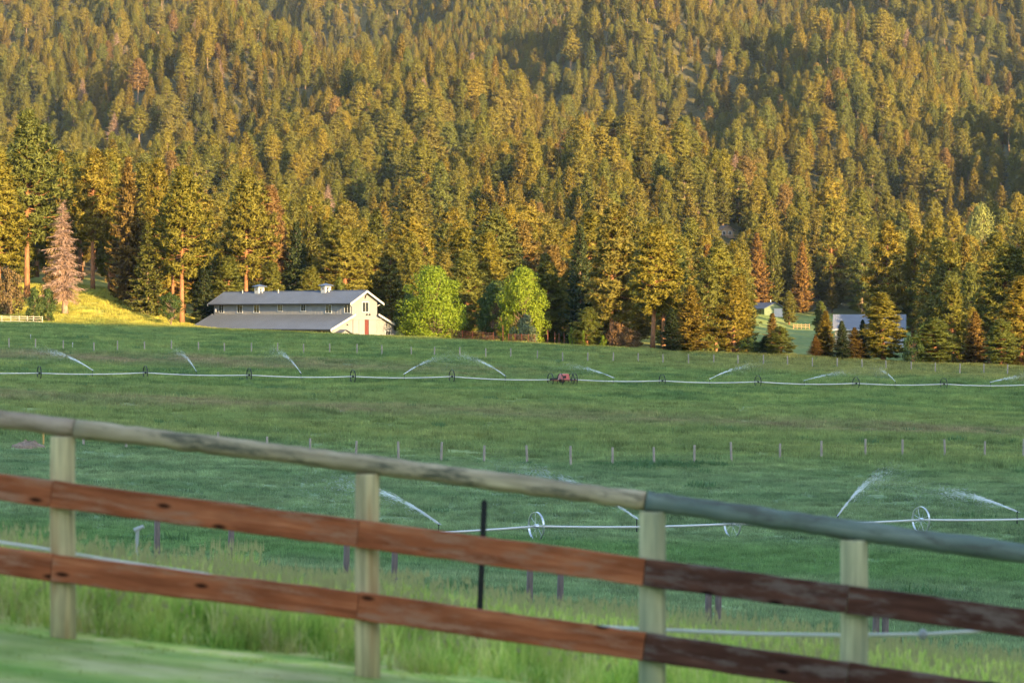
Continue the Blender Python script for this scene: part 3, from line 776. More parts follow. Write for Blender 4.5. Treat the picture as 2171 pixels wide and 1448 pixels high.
# instancing of what nobody could count: points with turn, size and shape number, one node group
def instancer(name, pts, protos, label=None):
    """pts: list of (proto index, x, y, z, scale xy, scale z, turn, tilt)"""
    a = np.array(pts, float)
    me = bpy.data.meshes.new(name); me.from_pydata(a[:, 1:4].tolist(), [], [])
    at_s = me.attributes.new('size', 'FLOAT_VECTOR', 'POINT'); at_s.data.foreach_set('vector', np.stack([a[:, 4], a[:, 4], a[:, 5]], 1).ravel())
    at_r = me.attributes.new('turn', 'FLOAT_VECTOR', 'POINT'); at_r.data.foreach_set('vector', np.stack([a[:, 7], a[:, 7] * 0, a[:, 6]], 1).ravel())
    at_k = me.attributes.new('shape_number', 'INT', 'POINT'); at_k.data.foreach_set('value', a[:, 0].astype(np.int32))
    o = link(name, me)
    ng = bpy.data.node_groups.new(name, 'GeometryNodeTree')
    ng.interface.new_socket('Geometry', in_out='INPUT', socket_type='NodeSocketGeometry')
    ng.interface.new_socket('Geometry', in_out='OUTPUT', socket_type='NodeSocketGeometry')
    gi = ng.nodes.new('NodeGroupInput'); go = ng.nodes.new('NodeGroupOutput'); jn = ng.nodes.new('GeometryNodeJoinGeometry')
    def attr(nm, typ):
        q = ng.nodes.new('GeometryNodeInputNamedAttribute'); q.data_type = typ; q.inputs[0].default_value = nm; return q.outputs[0]
    for i, po in enumerate(protos):
        inst = ng.nodes.new('GeometryNodeInstanceOnPoints'); oi = ng.nodes.new('GeometryNodeObjectInfo')
        oi.inputs['Object'].default_value = po; oi.inputs['As Instance'].default_value = True
        cmp = ng.nodes.new('FunctionNodeCompare'); cmp.data_type = 'INT'; cmp.operation = 'EQUAL'
        ng.links.new(attr('shape_number', 'INT'), cmp.inputs[2]); cmp.inputs[3].default_value = i
        e2r = ng.nodes.new('FunctionNodeEulerToRotation'); ng.links.new(attr('turn', 'FLOAT_VECTOR'), e2r.inputs[0])
        ng.links.new(gi.outputs[0], inst.inputs['Points']); ng.links.new(cmp.outputs[0], inst.inputs['Selection'])
        ng.links.new(oi.outputs['Geometry'], inst.inputs['Instance']); ng.links.new(e2r.outputs[0], inst.inputs['Rotation'])
        ng.links.new(attr('size', 'FLOAT_VECTOR'), inst.inputs['Scale']); ng.links.new(inst.outputs[0], jn.inputs[0])
    ng.links.new(jn.outputs[0], go.inputs[0])
    md = o.modifiers.new('spread', 'NODES'); md.node_group = ng
    tag(o, label, kind='stuff')
    return o

def loose(me):
    return bpy.data.objects.new(me.name, me)      # a shape for the instancer only, never linked to the scene

def joined(key):
    p = PROTO[key]; b = MB(); b.v = list(p['tb'].v); b.f = list(p['tb'].f); b.mi = [0] * len(b.f)
    k = len(b.v); V = p['tri'].reshape(-1, 3); n, m = p['tri'].shape[:2]
    b.v += V.tolist(); f = (np.arange(n * m).reshape(n, m) + k).tolist(); b.f += [tuple(q) for q in f]; b.mi += [1] * n
    me = b.mesh('tree_shape', M['bark_grey'], M[p['mat']])
    if p['N'] is None: return loose(me)
    tn = np.array([v.normal[:] for v in p['trunk'].vertices])
    soft_normals(me, np.concatenate([tn, np.repeat(p['N'], m, axis=0)]))
    return loose(me)
keys = ['pine%d' % i for i in range(6)] + ['fir%d' % i for i in range(4)] + ['ofir0', 'ofir3', 'deadfir']
fo = instancer('forest', [(keys.index(t[0]), t[1], t[2], t[3] - .1, t[5], t[4] / PROTO[t[0]]['H'], random.random() * 6.28, 0) for t in REST], [joined(k) for k in keys],
          'dense conifer forest covering the rest of the hillside')

# ------------------------------------------------------------------ grass
def clump(name, seed, rad, n, h, wd, lean=.35, tip=False, turf='grass'):
    rng = np.random.default_rng(seed)
    r = rad * np.sqrt(rng.uniform(0, 1, n)); a = rng.uniform(0, 6.28, n)
    c = np.stack([r * np.cos(a), r * np.sin(a), np.full(n, -.05)], 1)
    az = rng.uniform(0, 6.28, n); L = h * rng.uniform(.55, 1.15, n)
    d = np.stack([np.cos(az), np.sin(az), np.zeros(n)], 1)
    bend = rng.uniform(.05, 1, n)[:, None] * lean
    s = np.stack([-np.sin(az), np.cos(az), np.zeros(n)], 1) * (wd * rng.uniform(.6, 1.3, n))[:, None]
    up = np.array([0, 0, 1.0])
    m = c + (up * .55 + d * bend * .35) * L[:, None]
    t = c + (up * .97 + d * bend) * L[:, None]
    q = np.stack([c - s, c + s, m + s * .75, m - s * .75], 1); tr = np.stack([m - s * .75, m + s * .75, t], 1)
    vs = np.concatenate([q.reshape(-1, 3), tr.reshape(-1, 3)]); k = n * 4
    fs = [tuple(4 * i + j for j in range(4)) for i in range(n)] + [(k + 3 * i, k + 3 * i + 1, k + 3 * i + 2) for i in range(n)]
    mi = [0] * (2 * n)
    if tip:                                            # seed heads
        hn = n // 10; V = []
        for i in range(hn):
            p = t[i] + np.array([0, 0, .02]); w_ = .011
            V += [p + [-w_, 0, 0], p + [w_, 0, 0], p + [0, 0, .12], p + [0, -w_, 0], p + [0, w_, 0], p + [0, 0, .12]]
        k2 = len(vs); vs = np.concatenate([vs, np.array(V)]); fs += [(k2 + 3 * i, k2 + 3 * i + 1, k2 + 3 * i + 2) for i in range(2 * hn)]; mi += [1] * (2 * hn)
    me = bpy.data.meshes.new(name); me.from_pydata(vs.tolist(), [], fs); me.materials.append(M[turf]); me.materials.append(M['straw'])
    me.polygons.foreach_set('material_index', mi); me.update()
    return loose(me)

def spread(y0, y1, per, rng, pad=.035, pad0=1.0):
    """even random points over the ground between two distances inside the view and a little beyond"""
    n = int(per * ((.181 + pad) * (y1 ** 2 - y0 ** 2) + 2 * pad0 * (y1 - y0)))
    y = np.sqrt(rng.uniform(y0 ** 2, y1 ** 2, n)); x = rng.uniform(-1, 1, n) * ((.181 + pad) * y + pad0)
    return x, y
rng = np.random.default_rng(3)
def dens(x, y): return .5 + .5 * (.5 * small(x * 1.7 + 3, y * 1.3) + .5 * small(x * .6, y * .8 + 9))

up_posts = [(19, 739), (75, 741), (134, 742), (199, 747), (249, 746), (306, 744), (363, 744), (421, 745), (476, 748), (533, 747), (588, 748), (644, 750), (699, 750), (757, 752), (810, 753), (872, 755), (921, 756), (975, 758), (1030, 760), (1083, 760), (1139, 763), (1193, 766), (1246, 767), (1300, 769), (1353, 769), (1406, 770), (1460, 772), (1513, 773), (1565, 774), (1619, 774), (1670, 776), (1722, 778), (1775, 779), (1828, 782), (1879, 784), (1932, 787), (1983, 790), (2035, 792), (2086, 793), (2136, 794)]
mid_posts = [(177, 948), (267, 952), (362, 956), (462, 962), (566, 966), (657, 970), (754, 976), (845, 979), (935, 981), (1026, 984), (1118, 986), (1210, 989), (1299, 988), (1387, 989), (1472, 985), (1551, 981), (1654, 977), (1742, 976), (1835, 973), (1914, 972), (2004, 970), (2088, 971), (2170, 970)]
def field_grass():
    pr = [clump('grass_clump', 1, .62, 90, .36, .017), clump('grass_clump', 2, .62, 80, .46, .019, .5), clump('grass_clump', 3, 1.15, 120, .38, .030, .45), clump('grass_clump', 4, 1.15, 110, .50, .033, .6),
          clump('dark_tuft', 5, .75, 110, .55, .024, .7, turf='tuft')]
    pts = []
    x, y = spread(46, 205, 1.9, rng); g = dens(x, y); z = zg(x, y)
    for i in range(len(x)):
        s = .55 + .75 * g[i] * rng.uniform(.6, 1.2)
        if y[i] < 203: s *= .72
        pts.append((rng.integers(0, 2), x[i], y[i], z[i], rng.uniform(.85, 1.2), s, rng.uniform(0, 6.28), 0))
    x, y = spread(205, 560, .62, rng); z = zg(x, y); g = dens(x, y)
    for i in range(len(x)):
        if y[i] > 470 and (x[i] / y[i] > -.1 ) and y[i] > edge(x[i]) + 25: continue
        if y[i] > 548: continue
        s = (.55 + .95 * g[i] * rng.uniform(.6, 1.25))
        pts.append((2 + rng.integers(0, 2), x[i], y[i], z[i], rng.uniform(.85, 1.25), s, rng.uniform(0, 6.28), 0))
    x, y = spread(60, 470, .30, rng); z = zg(x, y)
    g = small(x * 1.1 + 5, y * 1.6) + .7 * small(x * 2.3, y * 3.1 + 2)
    for i in range(len(x)):                            # lush dark tufts gathered in drifts
        if g[i] + rng.normal() * .25 < (.95 if y[i] > 205 else 1.1) or y[i] > edge(x[i]): continue
        pts.append((4, x[i], y[i], z[i], rng.uniform(.5, 1.3), rng.uniform(.5, 1.15), rng.uniform(0, 6.28), 0))
    for px, py in mid_posts + up_posts:                # uncut grass at the foot of the posts
        q = hit(px, py, 120)
        for _ in range(2): pts.append((4, q.x + rng.normal() * .5, q.y - .2 + rng.normal() * .3, q.z, rng.uniform(.4, .8), rng.uniform(.4, .8), rng.uniform(0, 6.28), 0))
    for _ in range(70):
        q = hit(1400 + rng.normal() * 60, 989 + rng.normal() * 2, 120); pts.append((4, q.x, q.y, q.z, rng.uniform(.6, 1.0), rng.uniform(.5, .9), rng.uniform(0, 6.28), 0))
    instancer('pasture_grass', pts, pr, 'shaded green pasture grass with tufts and seed-head bands')
field_grass()

def bank_grass():
    pr = [clump('tall_grass', 11, .16, 34, .62, .0055, .45, True), clump('tall_grass', 12, .18, 34, .50, .006, .6), clump('tall_grass', 13, .15, 30, .66, .005, .4, True)]
    pts = []
    x, y = spread(17.95, 30, 26, rng, .03, 3.0); z = zg(x, y); g = dens(x * 6, y * 6)
    for i in range(len(x)):
        s = .34 + .42 * g[i]
        if y[i] < 18.5: s *= .6
        pts.append((rng.choice([0, 1, 1, 2]), x[i], y[i], z[i], 1.0, s, rng.uniform(0, 6.28), rng.normal() * .06))
    x, y = spread(30, 60, 15, rng, .03, 3.0); z = zg(x, y); g = dens(x * 4, y * 4)
    for i in range(len(x)):
        pts.append((rng.choice([0, 1, 1, 2]), x[i], y[i], z[i], 1.5, .28 + .32 * g[i], rng.uniform(0, 6.28), rng.normal() * .06))
    for _ in range(26):                                # dark lush tuft seen under the upper board
        q = P(505 + rng.normal() * 26, 40 + rng.normal() * .8)
        pts.append((2, q.x, q.y, q.z, 1.2, 1.35, rng.uniform(0, 6.28), 0))
    instancer('tall_grass', pts, pr, 'tall light-green grass with seed heads behind the board fence')
bank_grass()

def lawn_grass():
    pr = [clump('lawn_tuft', 21, .16, 110, .045, .004, .8), clump('lawn_tuft', 22, .16, 100, .055, .004, .9)]
    x, y = spread(11, 17.7, 34, rng, .03, 3.0); z = zg(x, y)
    pts = [(rng.integers(0, 2), x[i], y[i], z[i], 1.0, rng.uniform(.8, 1.3), rng.uniform(0, 6.28), 0) for i in range(len(x))]
    instancer('lawn_grass', pts, pr, 'short mown lawn grass in front of the board fence')
lawn_grass()

# ------------------------------------------------------------------ the big barn
def barn():
    TH = R(50); el = Vector((-math.cos(TH), math.sin(TH), 0)); eg = Vector((math.sin(TH), math.cos(TH), 0))
    d0 = 477.0; base = P(773, d0); base.z = Z(727, d0)
    o = empty('barn', base)
    o.rotation_euler = (0, 0, math.atan2(eg.y, eg.x))   # local x: along the gable to the right, local y: along the barn to the rear left
    tag(o, 'large pale grey horse barn with stepped metal roof and two cupolas', 'barn')
    L, WL, WU = 41.2, 13.2, 5.3
    zE, zS, zU, zR = 2.75, 4.72, 7.1, 8.72               # lower eave, foot of the upper wall, upper eave, ridge
    zr = lambda x: zR - (abs(x)) * (zR - zU) / (WU / 2)
    hl, hu = WL / 2, WU / 2
    def panel(nm, poly, ext, m=M['siding'], par=o): b = MB(); b.prism(poly, ext); return b.build(nm, m, par)
    # gable walls (front one and rear one), upper side walls, lower side walls
    prof = [(-hl, 0), (hl, 0), (hl, zE), (hu, zS - .1), (hu, zU), (0, zR - .06), (-hu, zU), (-hu, zS - .1), (-hl, zE)]
    for nm, y in (('gable_wall', 0.0), ('gable_wall', L - .2)):
        g = panel(nm, [(x, y, z) for x, z in prof], (0, .2, 0))
        b = MB()
        for i in range(int(WL / .42)):
            x = -hl + .2 + i * .42
            top = zE + (hl - abs(x)) * (zS - zE) / (hl - hu) - .15 if abs(x) > hu else zr(x) - .12
            if abs(x) < 2.6 and y == 0: b.box(x - .025, x + .025, -.035, -.002, 4.28, top)
            elif y == 0: b.box(x - .025, x + .025, -.035, -.002, 0.02, top)
            else: b.box(x - .025, x + .025, L + .002, L + .035, 0.02, top)
        b.build('batten', M['siding'], g)
    for s in (-1, 1):
        g = panel('upper_wall', [(s * hu, .2, zS - .5), (s * hu, L - .2, zS - .5), (s * hu, L - .2, zU), (s * hu, .2, zU)], (-s * .18, 0, 0))
        b = MB()
        for i in range(int((L - .4) / .42)):
            y = .3 + i * .42; b.box(s * hu + (s * .002 if s > 0 else -.037), s * hu + (.037 if s > 0 else -.002), y - .025, y + .025, zS - .4, zU - .02)
        b.build('batten', M['siding'], g)
    for s in (-1, 1):
        xs = s * (hl - (2.0 if s < 0 else 0))
        panel('lower_wall', [(xs, .2, 0), (xs, L - .2, 0), (xs, L - .2, zE + (.4 if s < 0 else -.05)), (xs, .2, zE + (.4 if s < 0 else -.05))], (-s * .18, 0, 0))
    # roofs with standing ribs
    def roof(nm, xa, za, xb, zb, y0, y1, rib=.42):
        b = MB(); dx, dz = xb - xa, zb - za; ln = math.hypot(dx, dz); nx, nz = -dz / ln, dx / ln
        if nz < 0: nx, nz = -nx, -nz
        b.prism([(xa, y0, za), (xb, y0, zb), (xb + nx * .07, y0, zb + nz * .07), (xa + nx * .07, y0, za + nz * .07)], (0, y1 - y0, 0))
        k = int((y1 - y0) / rib)
        for i in range(k + 1):
            y = y0 + .04 + i * (y1 - y0 - .12) / k
            b.prism([(xa + nx * .068, y, za + nz * .068), (xb + nx * .068, y, zb + nz * .068), (xb + nx * .115, y, zb + nz * .115), (xa + nx * .115, y, za + nz * .115)], (0, .05, 0))
        return b.build(nm, M['roof'], o)
    ov = .85
    for s in (-1, 1):
        k = (zR - zU) / hu
        roof('upper_roof', s * .0, zR + .02, s * (hu + ov), zU - ov * k + .02, -.75, L + .7)
        k2 = (zS - zE) / (hl - hu)
        roof('lower_roof', s * (hu + .02), zS, s * (hl + 1.0), zE - k2 * 1.0, -.75, L + .7)
        for y in (-.82, L + .70):                        # white rakes on the gable ends
            b = MB(); xa, za, xb, zb = s * .03, zR - .26, s * (hu + ov + .05), zU - ov * k - .26
            b.prism([(xa, y, za), (xb, y, zb), (xb, y, zb + .36), (xa, y, za + .36)], (0, .12, 0))
            b.build('rake_board', M['white'], o)
            b = MB(); xa, za, xb, zb = s * (hu - .25), zS + .1 - .25 * 0, s * (hl + 1.05), zE - k2 * 1.05 - .26
            za = zS + k2 * .25 - .26
            b.prism([(xa, y, za), (xb, y, zb), (xb, y, zb + .36), (xa, y, za + .36)], (0, .12, 0))
            b.build('rake_board', M['white'], o)
        b = MB(); xe = s * (hl + .98); ze = zE - k2 * 1.0
        b.box(min(xe, xe + s * .05), max(xe, xe + s * .05), -.69, L + .69, ze - .16, ze + .03); b.build('eave_board', M['dark_steel'], o)
        b = MB(); xe = s * (hu + ov); ze = zU - ov * k
        b.box(min(xe, xe + s * .05), max(xe, xe + s * .05), -.69, L + .69, ze - .14, ze + .05); b.build('eave_board', M['dark_steel'], o)
        for (xa, za, xb, zb, nm) in ((hu + .02, zU - .95, hu + ov - .1, zU - ov * k - .08, 'eave_bracket'), (hl + .02, zE - 1.1, hl + .85, zE - k2 * .9 - .02, 'eave_bracket')):
            b = MB(); b.prism([(s * xa, -.10, za), (s * xb, -.10, zb), (s * (xb - .14), -.10, zb), (s * xa, -.10, za + .16)], (0, .08, 0)); b.build(nm, M['white'], o)
    b = MB(); b.tube([(0, -.76, zR + .12), (0, L + .7, zR + .12)], .09, 6); b.build('ridge_cap', M['roof'], o)
    b = MB(); b.prism([(0, -.55, zR - .55), (0, -.05, zR - 1.3), (0, -.05, zR - 1.1), (0, -.6, zR - .3)], (.1, 0, 0)); b.build('gable_bracket', M['dark_steel'], o)
    # porch posts and rafter tails on the shaded long side
    for i in range(15):
        y = .4 + i * 2.87; b = MB(); b.box(-hl + .02, -hl + .24, y, y + .22, 0, zE - .12); b.build('porch_post', M['cream'], o)
    for i in range(33):
        y = .2 + i * 1.23; b = MB(); b.prism([(-hl + .3, y, zE - .15), (-hl - .93, y, zE - .62), (-hl - .93, y, zE - .48), (-hl + .3, y, zE + .05)], (0, .12, 0)); b.build('rafter_tail', M['cream'], o)
    for i in range(10):                                  # stall windows under the porch
        y = 1.4 + i * 3.4; w_ = window_side(o, -hl + 1.98, y, 1.2, 1.5, .75, s=-1)
    # upper windows of the long side (position along the barn from the near gable, width, height)
    for px, wpx, hpx in ((470.0, 12, 16), (509, 13, 16), (544.5, 14, 16), (594.5, 11, 13), (643.5, 11, 13), (697, 14, 17), (737, 14, 17)):
        # solve the place along the wall whose picture column is px
        best = None
        for q in range(0, 4100, 3):
            y = q / 100; pt = base + eg * (-hu) + el * y
            e_ = abs(CX + F * pt.x / pt.y - px)
            if best is None or e_ < best[0]: best = (e_, y)
        window_side(o, -hu - .0, best[1], zU - .66 - hpx / 12.4, wpx / 12.4 / math.cos(TH) * .9, hpx / 12.4, s=-1)
    window_front(o, 0.15, 5.25, 1.25, 1.55)
    window_front(o, 4.9, .75, .9, 1.15)
    # sliding doors, dark red opening, track
    b = MB(); b.box(-.06, .80, -.02, .05, 0, 3.9); b.build('door_opening', M['red_door'], o)
    for xa, xb, nm in ((-2.5, -1.3, 'sliding_door'), (-1.26, -.08, 'sliding_door'), (.82, 2.5, 'sliding_door')):
        b = MB(); b.box(xa, xb, -.12, -.03, .05, 3.9); dr = b.build(nm, M['siding'], o)
        b = MB()
        for x in (xa, xb - .1): b.box(x, x + .1, -.15, -.121, .05, 3.9)
        b.build('door_frame', M['siding'], dr)
    b = MB(); b.box(-3.5, 3.7, -.18, -.02, 3.92, 4.14); b.build('door_track', M['siding'], o)
    for x in (.35, .95):
        b = MB(); b.tube([(x, -.02, 4.75), (x, -.22, 4.85)], .05, 6); b.tube([(x, -.22, 4.95), (x, -.26, 4.68)], [.04, .17], 8); b.build('barn_lamp', M['dark_steel'], o)
    for x, z in ((-3.7, 3.1), (4.6, 3.0)):
        b = MB(); b.tube([(x, -.02, z), (x, -.25, z - .05)], .1, 8); b.build('barn_lamp', M['dark_steel'], o)
    # small gabled hood with a window beside the front corner
    hx, hw = -5.2, 1.1
    b = MB(); b.prism([(hx - hw, -1.5, 0), (hx + hw, -1.5, 0), (hx + hw, -1.5, 1.55), (hx, -1.5, 2.1), (hx - hw, -1.5, 1.55)], (0, 1.48, 0)); po = b.build('porch', M['siding'], o)
    for s in (-1, 1):
        b = MB(); b.prism([(hx, -1.9, 2.18), (hx + s * (hw + .4), -1.9, 1.46), (hx + s * (hw + .4), -1.9, 1.55), (hx, -1.9, 2.27)], (0, 1.88, 0)); b.build('porch_roof', M['roof'], po)
    window_front(o, hx, .45, 1.1, .9, y=-1.5)
    # cupolas
    for px in (550, 691):
        best = min(((abs(CX + F * (base + el * (q / 50)).x / (base + el * (q / 50)).y - px)), q / 50) for q in range(0, 2050))[1]
        y = best; b = MB(); b.box(-.62, .62, y - .62, y + .62, zR - .45, zR + .98); c = b.build('cupola', M['white'], o)
        b = MB(); e = .98; zz = zR + .95
        b.add([(-e, y - e, zz), (e, y - e, zz), (e, y + e, zz), (-e, y + e, zz), (-e, y - e, zz + .1), (e, y - e, zz + .1), (e, y + e, zz + .1), (-e, y + e, zz + .1), (0, y, zz + .48)],
              [(3, 2, 1, 0), (0, 1, 5, 4), (1, 2, 6, 5), (2, 3, 7, 6), (3, 0, 4, 7), (4, 5, 8), (5, 6, 8), (6, 7, 8), (7, 4, 8)]); b.build('cupola_roof', M['roof'], c)
        b = MB(); b.box(-.25, .25, y - .645, y - .622, zR + .32, zR + .78); b.build('cupola_window', M['glass'], c)
        b = MB(); b.box(-.645, -.622, y - .25, y + .25, zR + .32, zR + .78); b.build('cupola_window', M['glass'], c)
        b = MB(); b.box(-.66, -.647, y - .03, y + .03, zR + .32, zR + .78); b.box(-.03, .03, y - .66, y - .647, zR + .32, zR + .78); b.build('cupola_mullion', M['white'], c)
        b = MB(); b.tube([(-.3, y - 1.3, zR - .2), (-.3, y - 1.3, zR + .55)], .11, 8); b.build('vent_pipe', M['white'], o)
    for y in (24.5, 35.5):
        b = MB(); b.tube([(-.4, y, zR - .3), (-.4, y, zR + .42)], .08, 8); b.build('vent_pipe', M['white'], o)
    # satellite dish by the far corner of the upper wall
    b = MB(); yc = L - 1.1; n = 14
    vs = [(-hu - .55, yc, zS + .75)] + [(-hu - .42 - .0, yc + .36 * math.cos(2 * math.pi * i / n), zS + .75 + .36 * math.sin(2 * math.pi * i / n)) for i in range(n)]
    b.add(vs, [(0, 1 + i, 1 + (i + 1) % n) for i in range(n)]); b.tube([(-hu - .02, yc, zS + .4), (-hu - .45, yc, zS + .72)], .03, 6)
    b.build('satellite_dish', M['white'], o)

def window_side(par, x, y, z, wd, ht, s=-1):
    xo = lambda a, b: (min(x + s * a, x + s * b), max(x + s * a, x + s * b))
    b = MB(); f = .13
    a0, a1 = xo(.002, .10)
    b.box(a0, a1, y - wd / 2 - f, y - wd / 2, z - f, z + ht + f); b.box(a0, a1, y + wd / 2, y + wd / 2 + f, z - f, z + ht + f)
    b.box(a0, a1, y - wd / 2, y + wd / 2, z - f, z); b.box(a0, a1, y - wd / 2, y + wd / 2, z + ht, z + ht + f)
    fr = b.build('window', M['white'], par)
    for k in (-1, 1):
        c0, c1 = xo(.003, .04); b = MB(); ya, yb = sorted((y + k * .035, y + k * wd / 2)); b.box(c0, c1, ya, yb, z, z + ht); b.build('pane', M['glass'], fr)
    c0, c1 = xo(.003, .07); b = MB(); b.box(c0, c1, y - .035, y + .035, z, z + ht); b.build('mullion', M['white'], fr)
    return fr
def window_front(par, x, z, wd, ht, y=0.0):
    b = MB(); f = .14
    b.box(x - wd / 2 - f, x - wd / 2, y - .1, y - .002, z - f, z + ht + f); b.box(x + wd / 2, x + wd / 2 + f, y - .1, y - .002, z - f, z + ht + f)
    b.box(x - wd / 2, x + wd / 2, y - .1, y - .002, z - f, z); b.box(x - wd / 2, x + wd / 2, y - .1, y - .002, z + ht, z + ht + f)
    fr = b.build('window', M['white'], par)
    for k in (-1, 1):
        xa, xb = sorted((x + k * .035, x + k * wd / 2)); b = MB(); b.box(xa, xb, y - .04, y - .003, z, z + ht); b.build('pane', M['glass'], fr)
    b = MB(); b.box(x - .035, x + .035, y - .07, y - .003, z, z + ht); b.build('mullion', M['white'], fr)
    return fr
barn()

# ------------------------------------------------------------------ sheds and hillside house
def green_shed():
    d = 850.0; b0 = P(1642, d); o = empty('shed', b0, R(32)); tag(o, 'small green gabled shed with white garage door in the hollow', 'shed')
    Wd, L, e, r = 7.6, 8.5, 2.5, 4.1; h = Wd / 2
    b = MB(); b.prism([(-h, 0, -.3), (h, 0, -.3), (h, 0, e), (0, 0, r), (-h, 0, e)], (0, .2, 0)); b.build('gable_wall', M['green_wall'], o)
    b = MB(); b.prism([(-h, L - .2, -.3), (h, L - .2, -.3), (h, L - .2, e), (0, L - .2, r), (-h, L - .2, e)], (0, .2, 0)); b.build('gable_wall', M['green_wall'], o)
    for s in (-1, 1):
        b = MB(); b.prism([(s * h, .2, -.3), (s * h, L - .2, -.3), (s * h, L - .2, e), (s * h, .2, e)], (-s * .2, 0, 0)); b.build('side_wall', M['green_wall'], o)
        k = (r - e) / h; b = MB(); b.prism([(0, -.5, r + .03), (s * (h + .6), -.5, e - .6 * k + .03), (s * (h + .6), -.5, e - .6 * k + .17), (0, -.5, r + .17)], (0, L + 1, 0)); b.build('roof', M['roof'], o)
    b = MB(); b.box(-.2, 3.0, -.08, -.002, -.1, 2.25); dr = b.build('garage_door', M['white'], o)
    b = MB(); b.box(-.35, 3.15, -.12, -.002, 2.26, 2.45); b.build('door_header', M['white'], o)
    b = MB(); b.box(-h - .04, -h + .002 - .004, 1.5, 2.6, 0, 2.1); b.build('side_door', M['glass'], o)
    b = MB(); b.tube([(.2, 2.2, r - .2), (.2, 2.2, r + 1.0)], .12, 8); b.build('chimney', M['steel'], o)
green_shed()

def long_shed():
    d = 565.0; b0 = P(1843, d); b0.z = Z(733, d); o = empty('equipment_shed', b0, R(-8)); tag(o, 'long cream shed with plain grey metal roof behind young firs', 'shed')
    L, D = 14.6, 7.0; h = L / 2; e, r = 3.7, 6.1
    b = MB(); b.prism([(-h + .5, 0, -.3), (h - 2.6, 0, -.3), (h - 2.6, 0, e), (-h + .5, 0, e)], (0, .2, 0)); b.build('front_wall', M['cream'], o)
    for x in (-h + .5, h - .7):
        b = MB(); b.prism([(x, .2, -.3), (x, D, -.3), (x, D, e), (x, D / 2, r - .1), (x, .2, e)] if x < 0 else [(x, .2, -.3), (x, D, -.3), (x, D, 2.0), (x, .2, 2.0)], (.2, 0, 0)); b.build('end_wall', M['cream'], o)
    b = MB(); b.prism([(h - 2.6, 0, -.3), (h - .5, 0, -.3), (h - .5, 0, 2.0), (h - 2.6, 0, 2.0)], (0, .2, 0)); b.build('low_wall', M['white'], o)
    b = MB(); b.prism([(-h + .5, D - .2, -.3), (h - .5, D - .2, -.3), (h - .5, D - .2, e), (-h + .5, D - .2, e)], (0, .2, 0)); b.build('rear_wall', M['cream'], o)
    for x in (h - 2.5, h - 1.6, h - .75):
        b = MB(); b.box(x, x + .2, .22, .44, 1.9, e + .05); b.build('porch_post', M['wood'], o)
    k = (r - e) / (D / 2)
    for ya, za, yb, zb in ((D / 2, r, -.8, e - .8 * k), (D / 2, r, D + .8, e - .8 * k)):
        b = MB(); b.prism([(-h, ya, za), (-h, yb, zb), (-h, yb, zb + .15), (-h, ya, za + .15)], (L, 0, 0))
        for i in range(34):
            x = -h + .1 + i * (L - .25) / 33; b.prism([(x, ya, za + .148), (x, yb, zb + .148), (x, yb, zb + .20), (x, ya, za + .20)], (.05, 0, 0))
        b.build('roof', M['roof_pale'], o)
    b = MB(); b.box(-h, h, -.86, -.805, e - .8 * k - .12, e - .8 * k + .14); b.build('eave_board', M['white'], o)
long_shed()

def cabin():
    q = CABIN; d = q.y; o = empty('cabin', q, R(18)); tag(o, 'little brown-roofed cabin half hidden among pines on the slope', 'house')
    h, L, e, r = 2.6, 5.0, 2.7, 4.3
    b = MB(); b.prism([(-h, 0, -4), (h, 0, -4), (h, 0, e), (0, 0, r), (-h, 0, e)], (0, .2, 0)); b.build('gable_wall', M['tan'], o)
    b = MB(); b.prism([(-h, L, -4), (h, L, -4), (h, L, e), (0, L, r), (-h, L, e)], (0, .2, 0)); b.build('gable_wall', M['tan'], o)
    for s in (-1, 1):
        b = MB(); b.prism([(s * h, .2, -4), (s * h, L, -4), (s * h, L, e), (s * h, .2, e)], (-s * .2, 0, 0)); b.build('side_wall', M['wood'], o)
        k = (r - e) / h; b = MB(); b.prism([(0, -.7, r + .03), (s * (h + .7), -.7, e - .7 * k + .03), (s * (h + .7), -.7, e - .7 * k + .2), (0, -.7, r + .2)], (0, L + 1.4, 0)); b.build('roof', M['brown_roof'], o)
    for xw in (-1.2, 1.2): window_front(o, xw, .8, 1.0, 1.3)
    b = MB(); b.box(-h - .6, h + .6, -1.6, -.01, -.35, -.15); b.build('deck', M['wood'], o)
    for i in range(7):
        b = MB(); xx = -h - .5 + i * (2 * h + 1) / 6; b.box(xx, xx + .08, -1.58, -1.5, -.149, .75); b.build('railing_post', M['wood'], o)
    b = MB(); b.box(-h - .55, h + .6, -1.6, -1.48, .751, .85); b.build('railing', M['wood'], o)
    for xx in (-h - .4, h + .3):
        b = MB(); b.box(xx, xx + .15, -1.5, -1.35, -4.5, -.351); b.build('deck_post', M['wood'], o)
cabin()

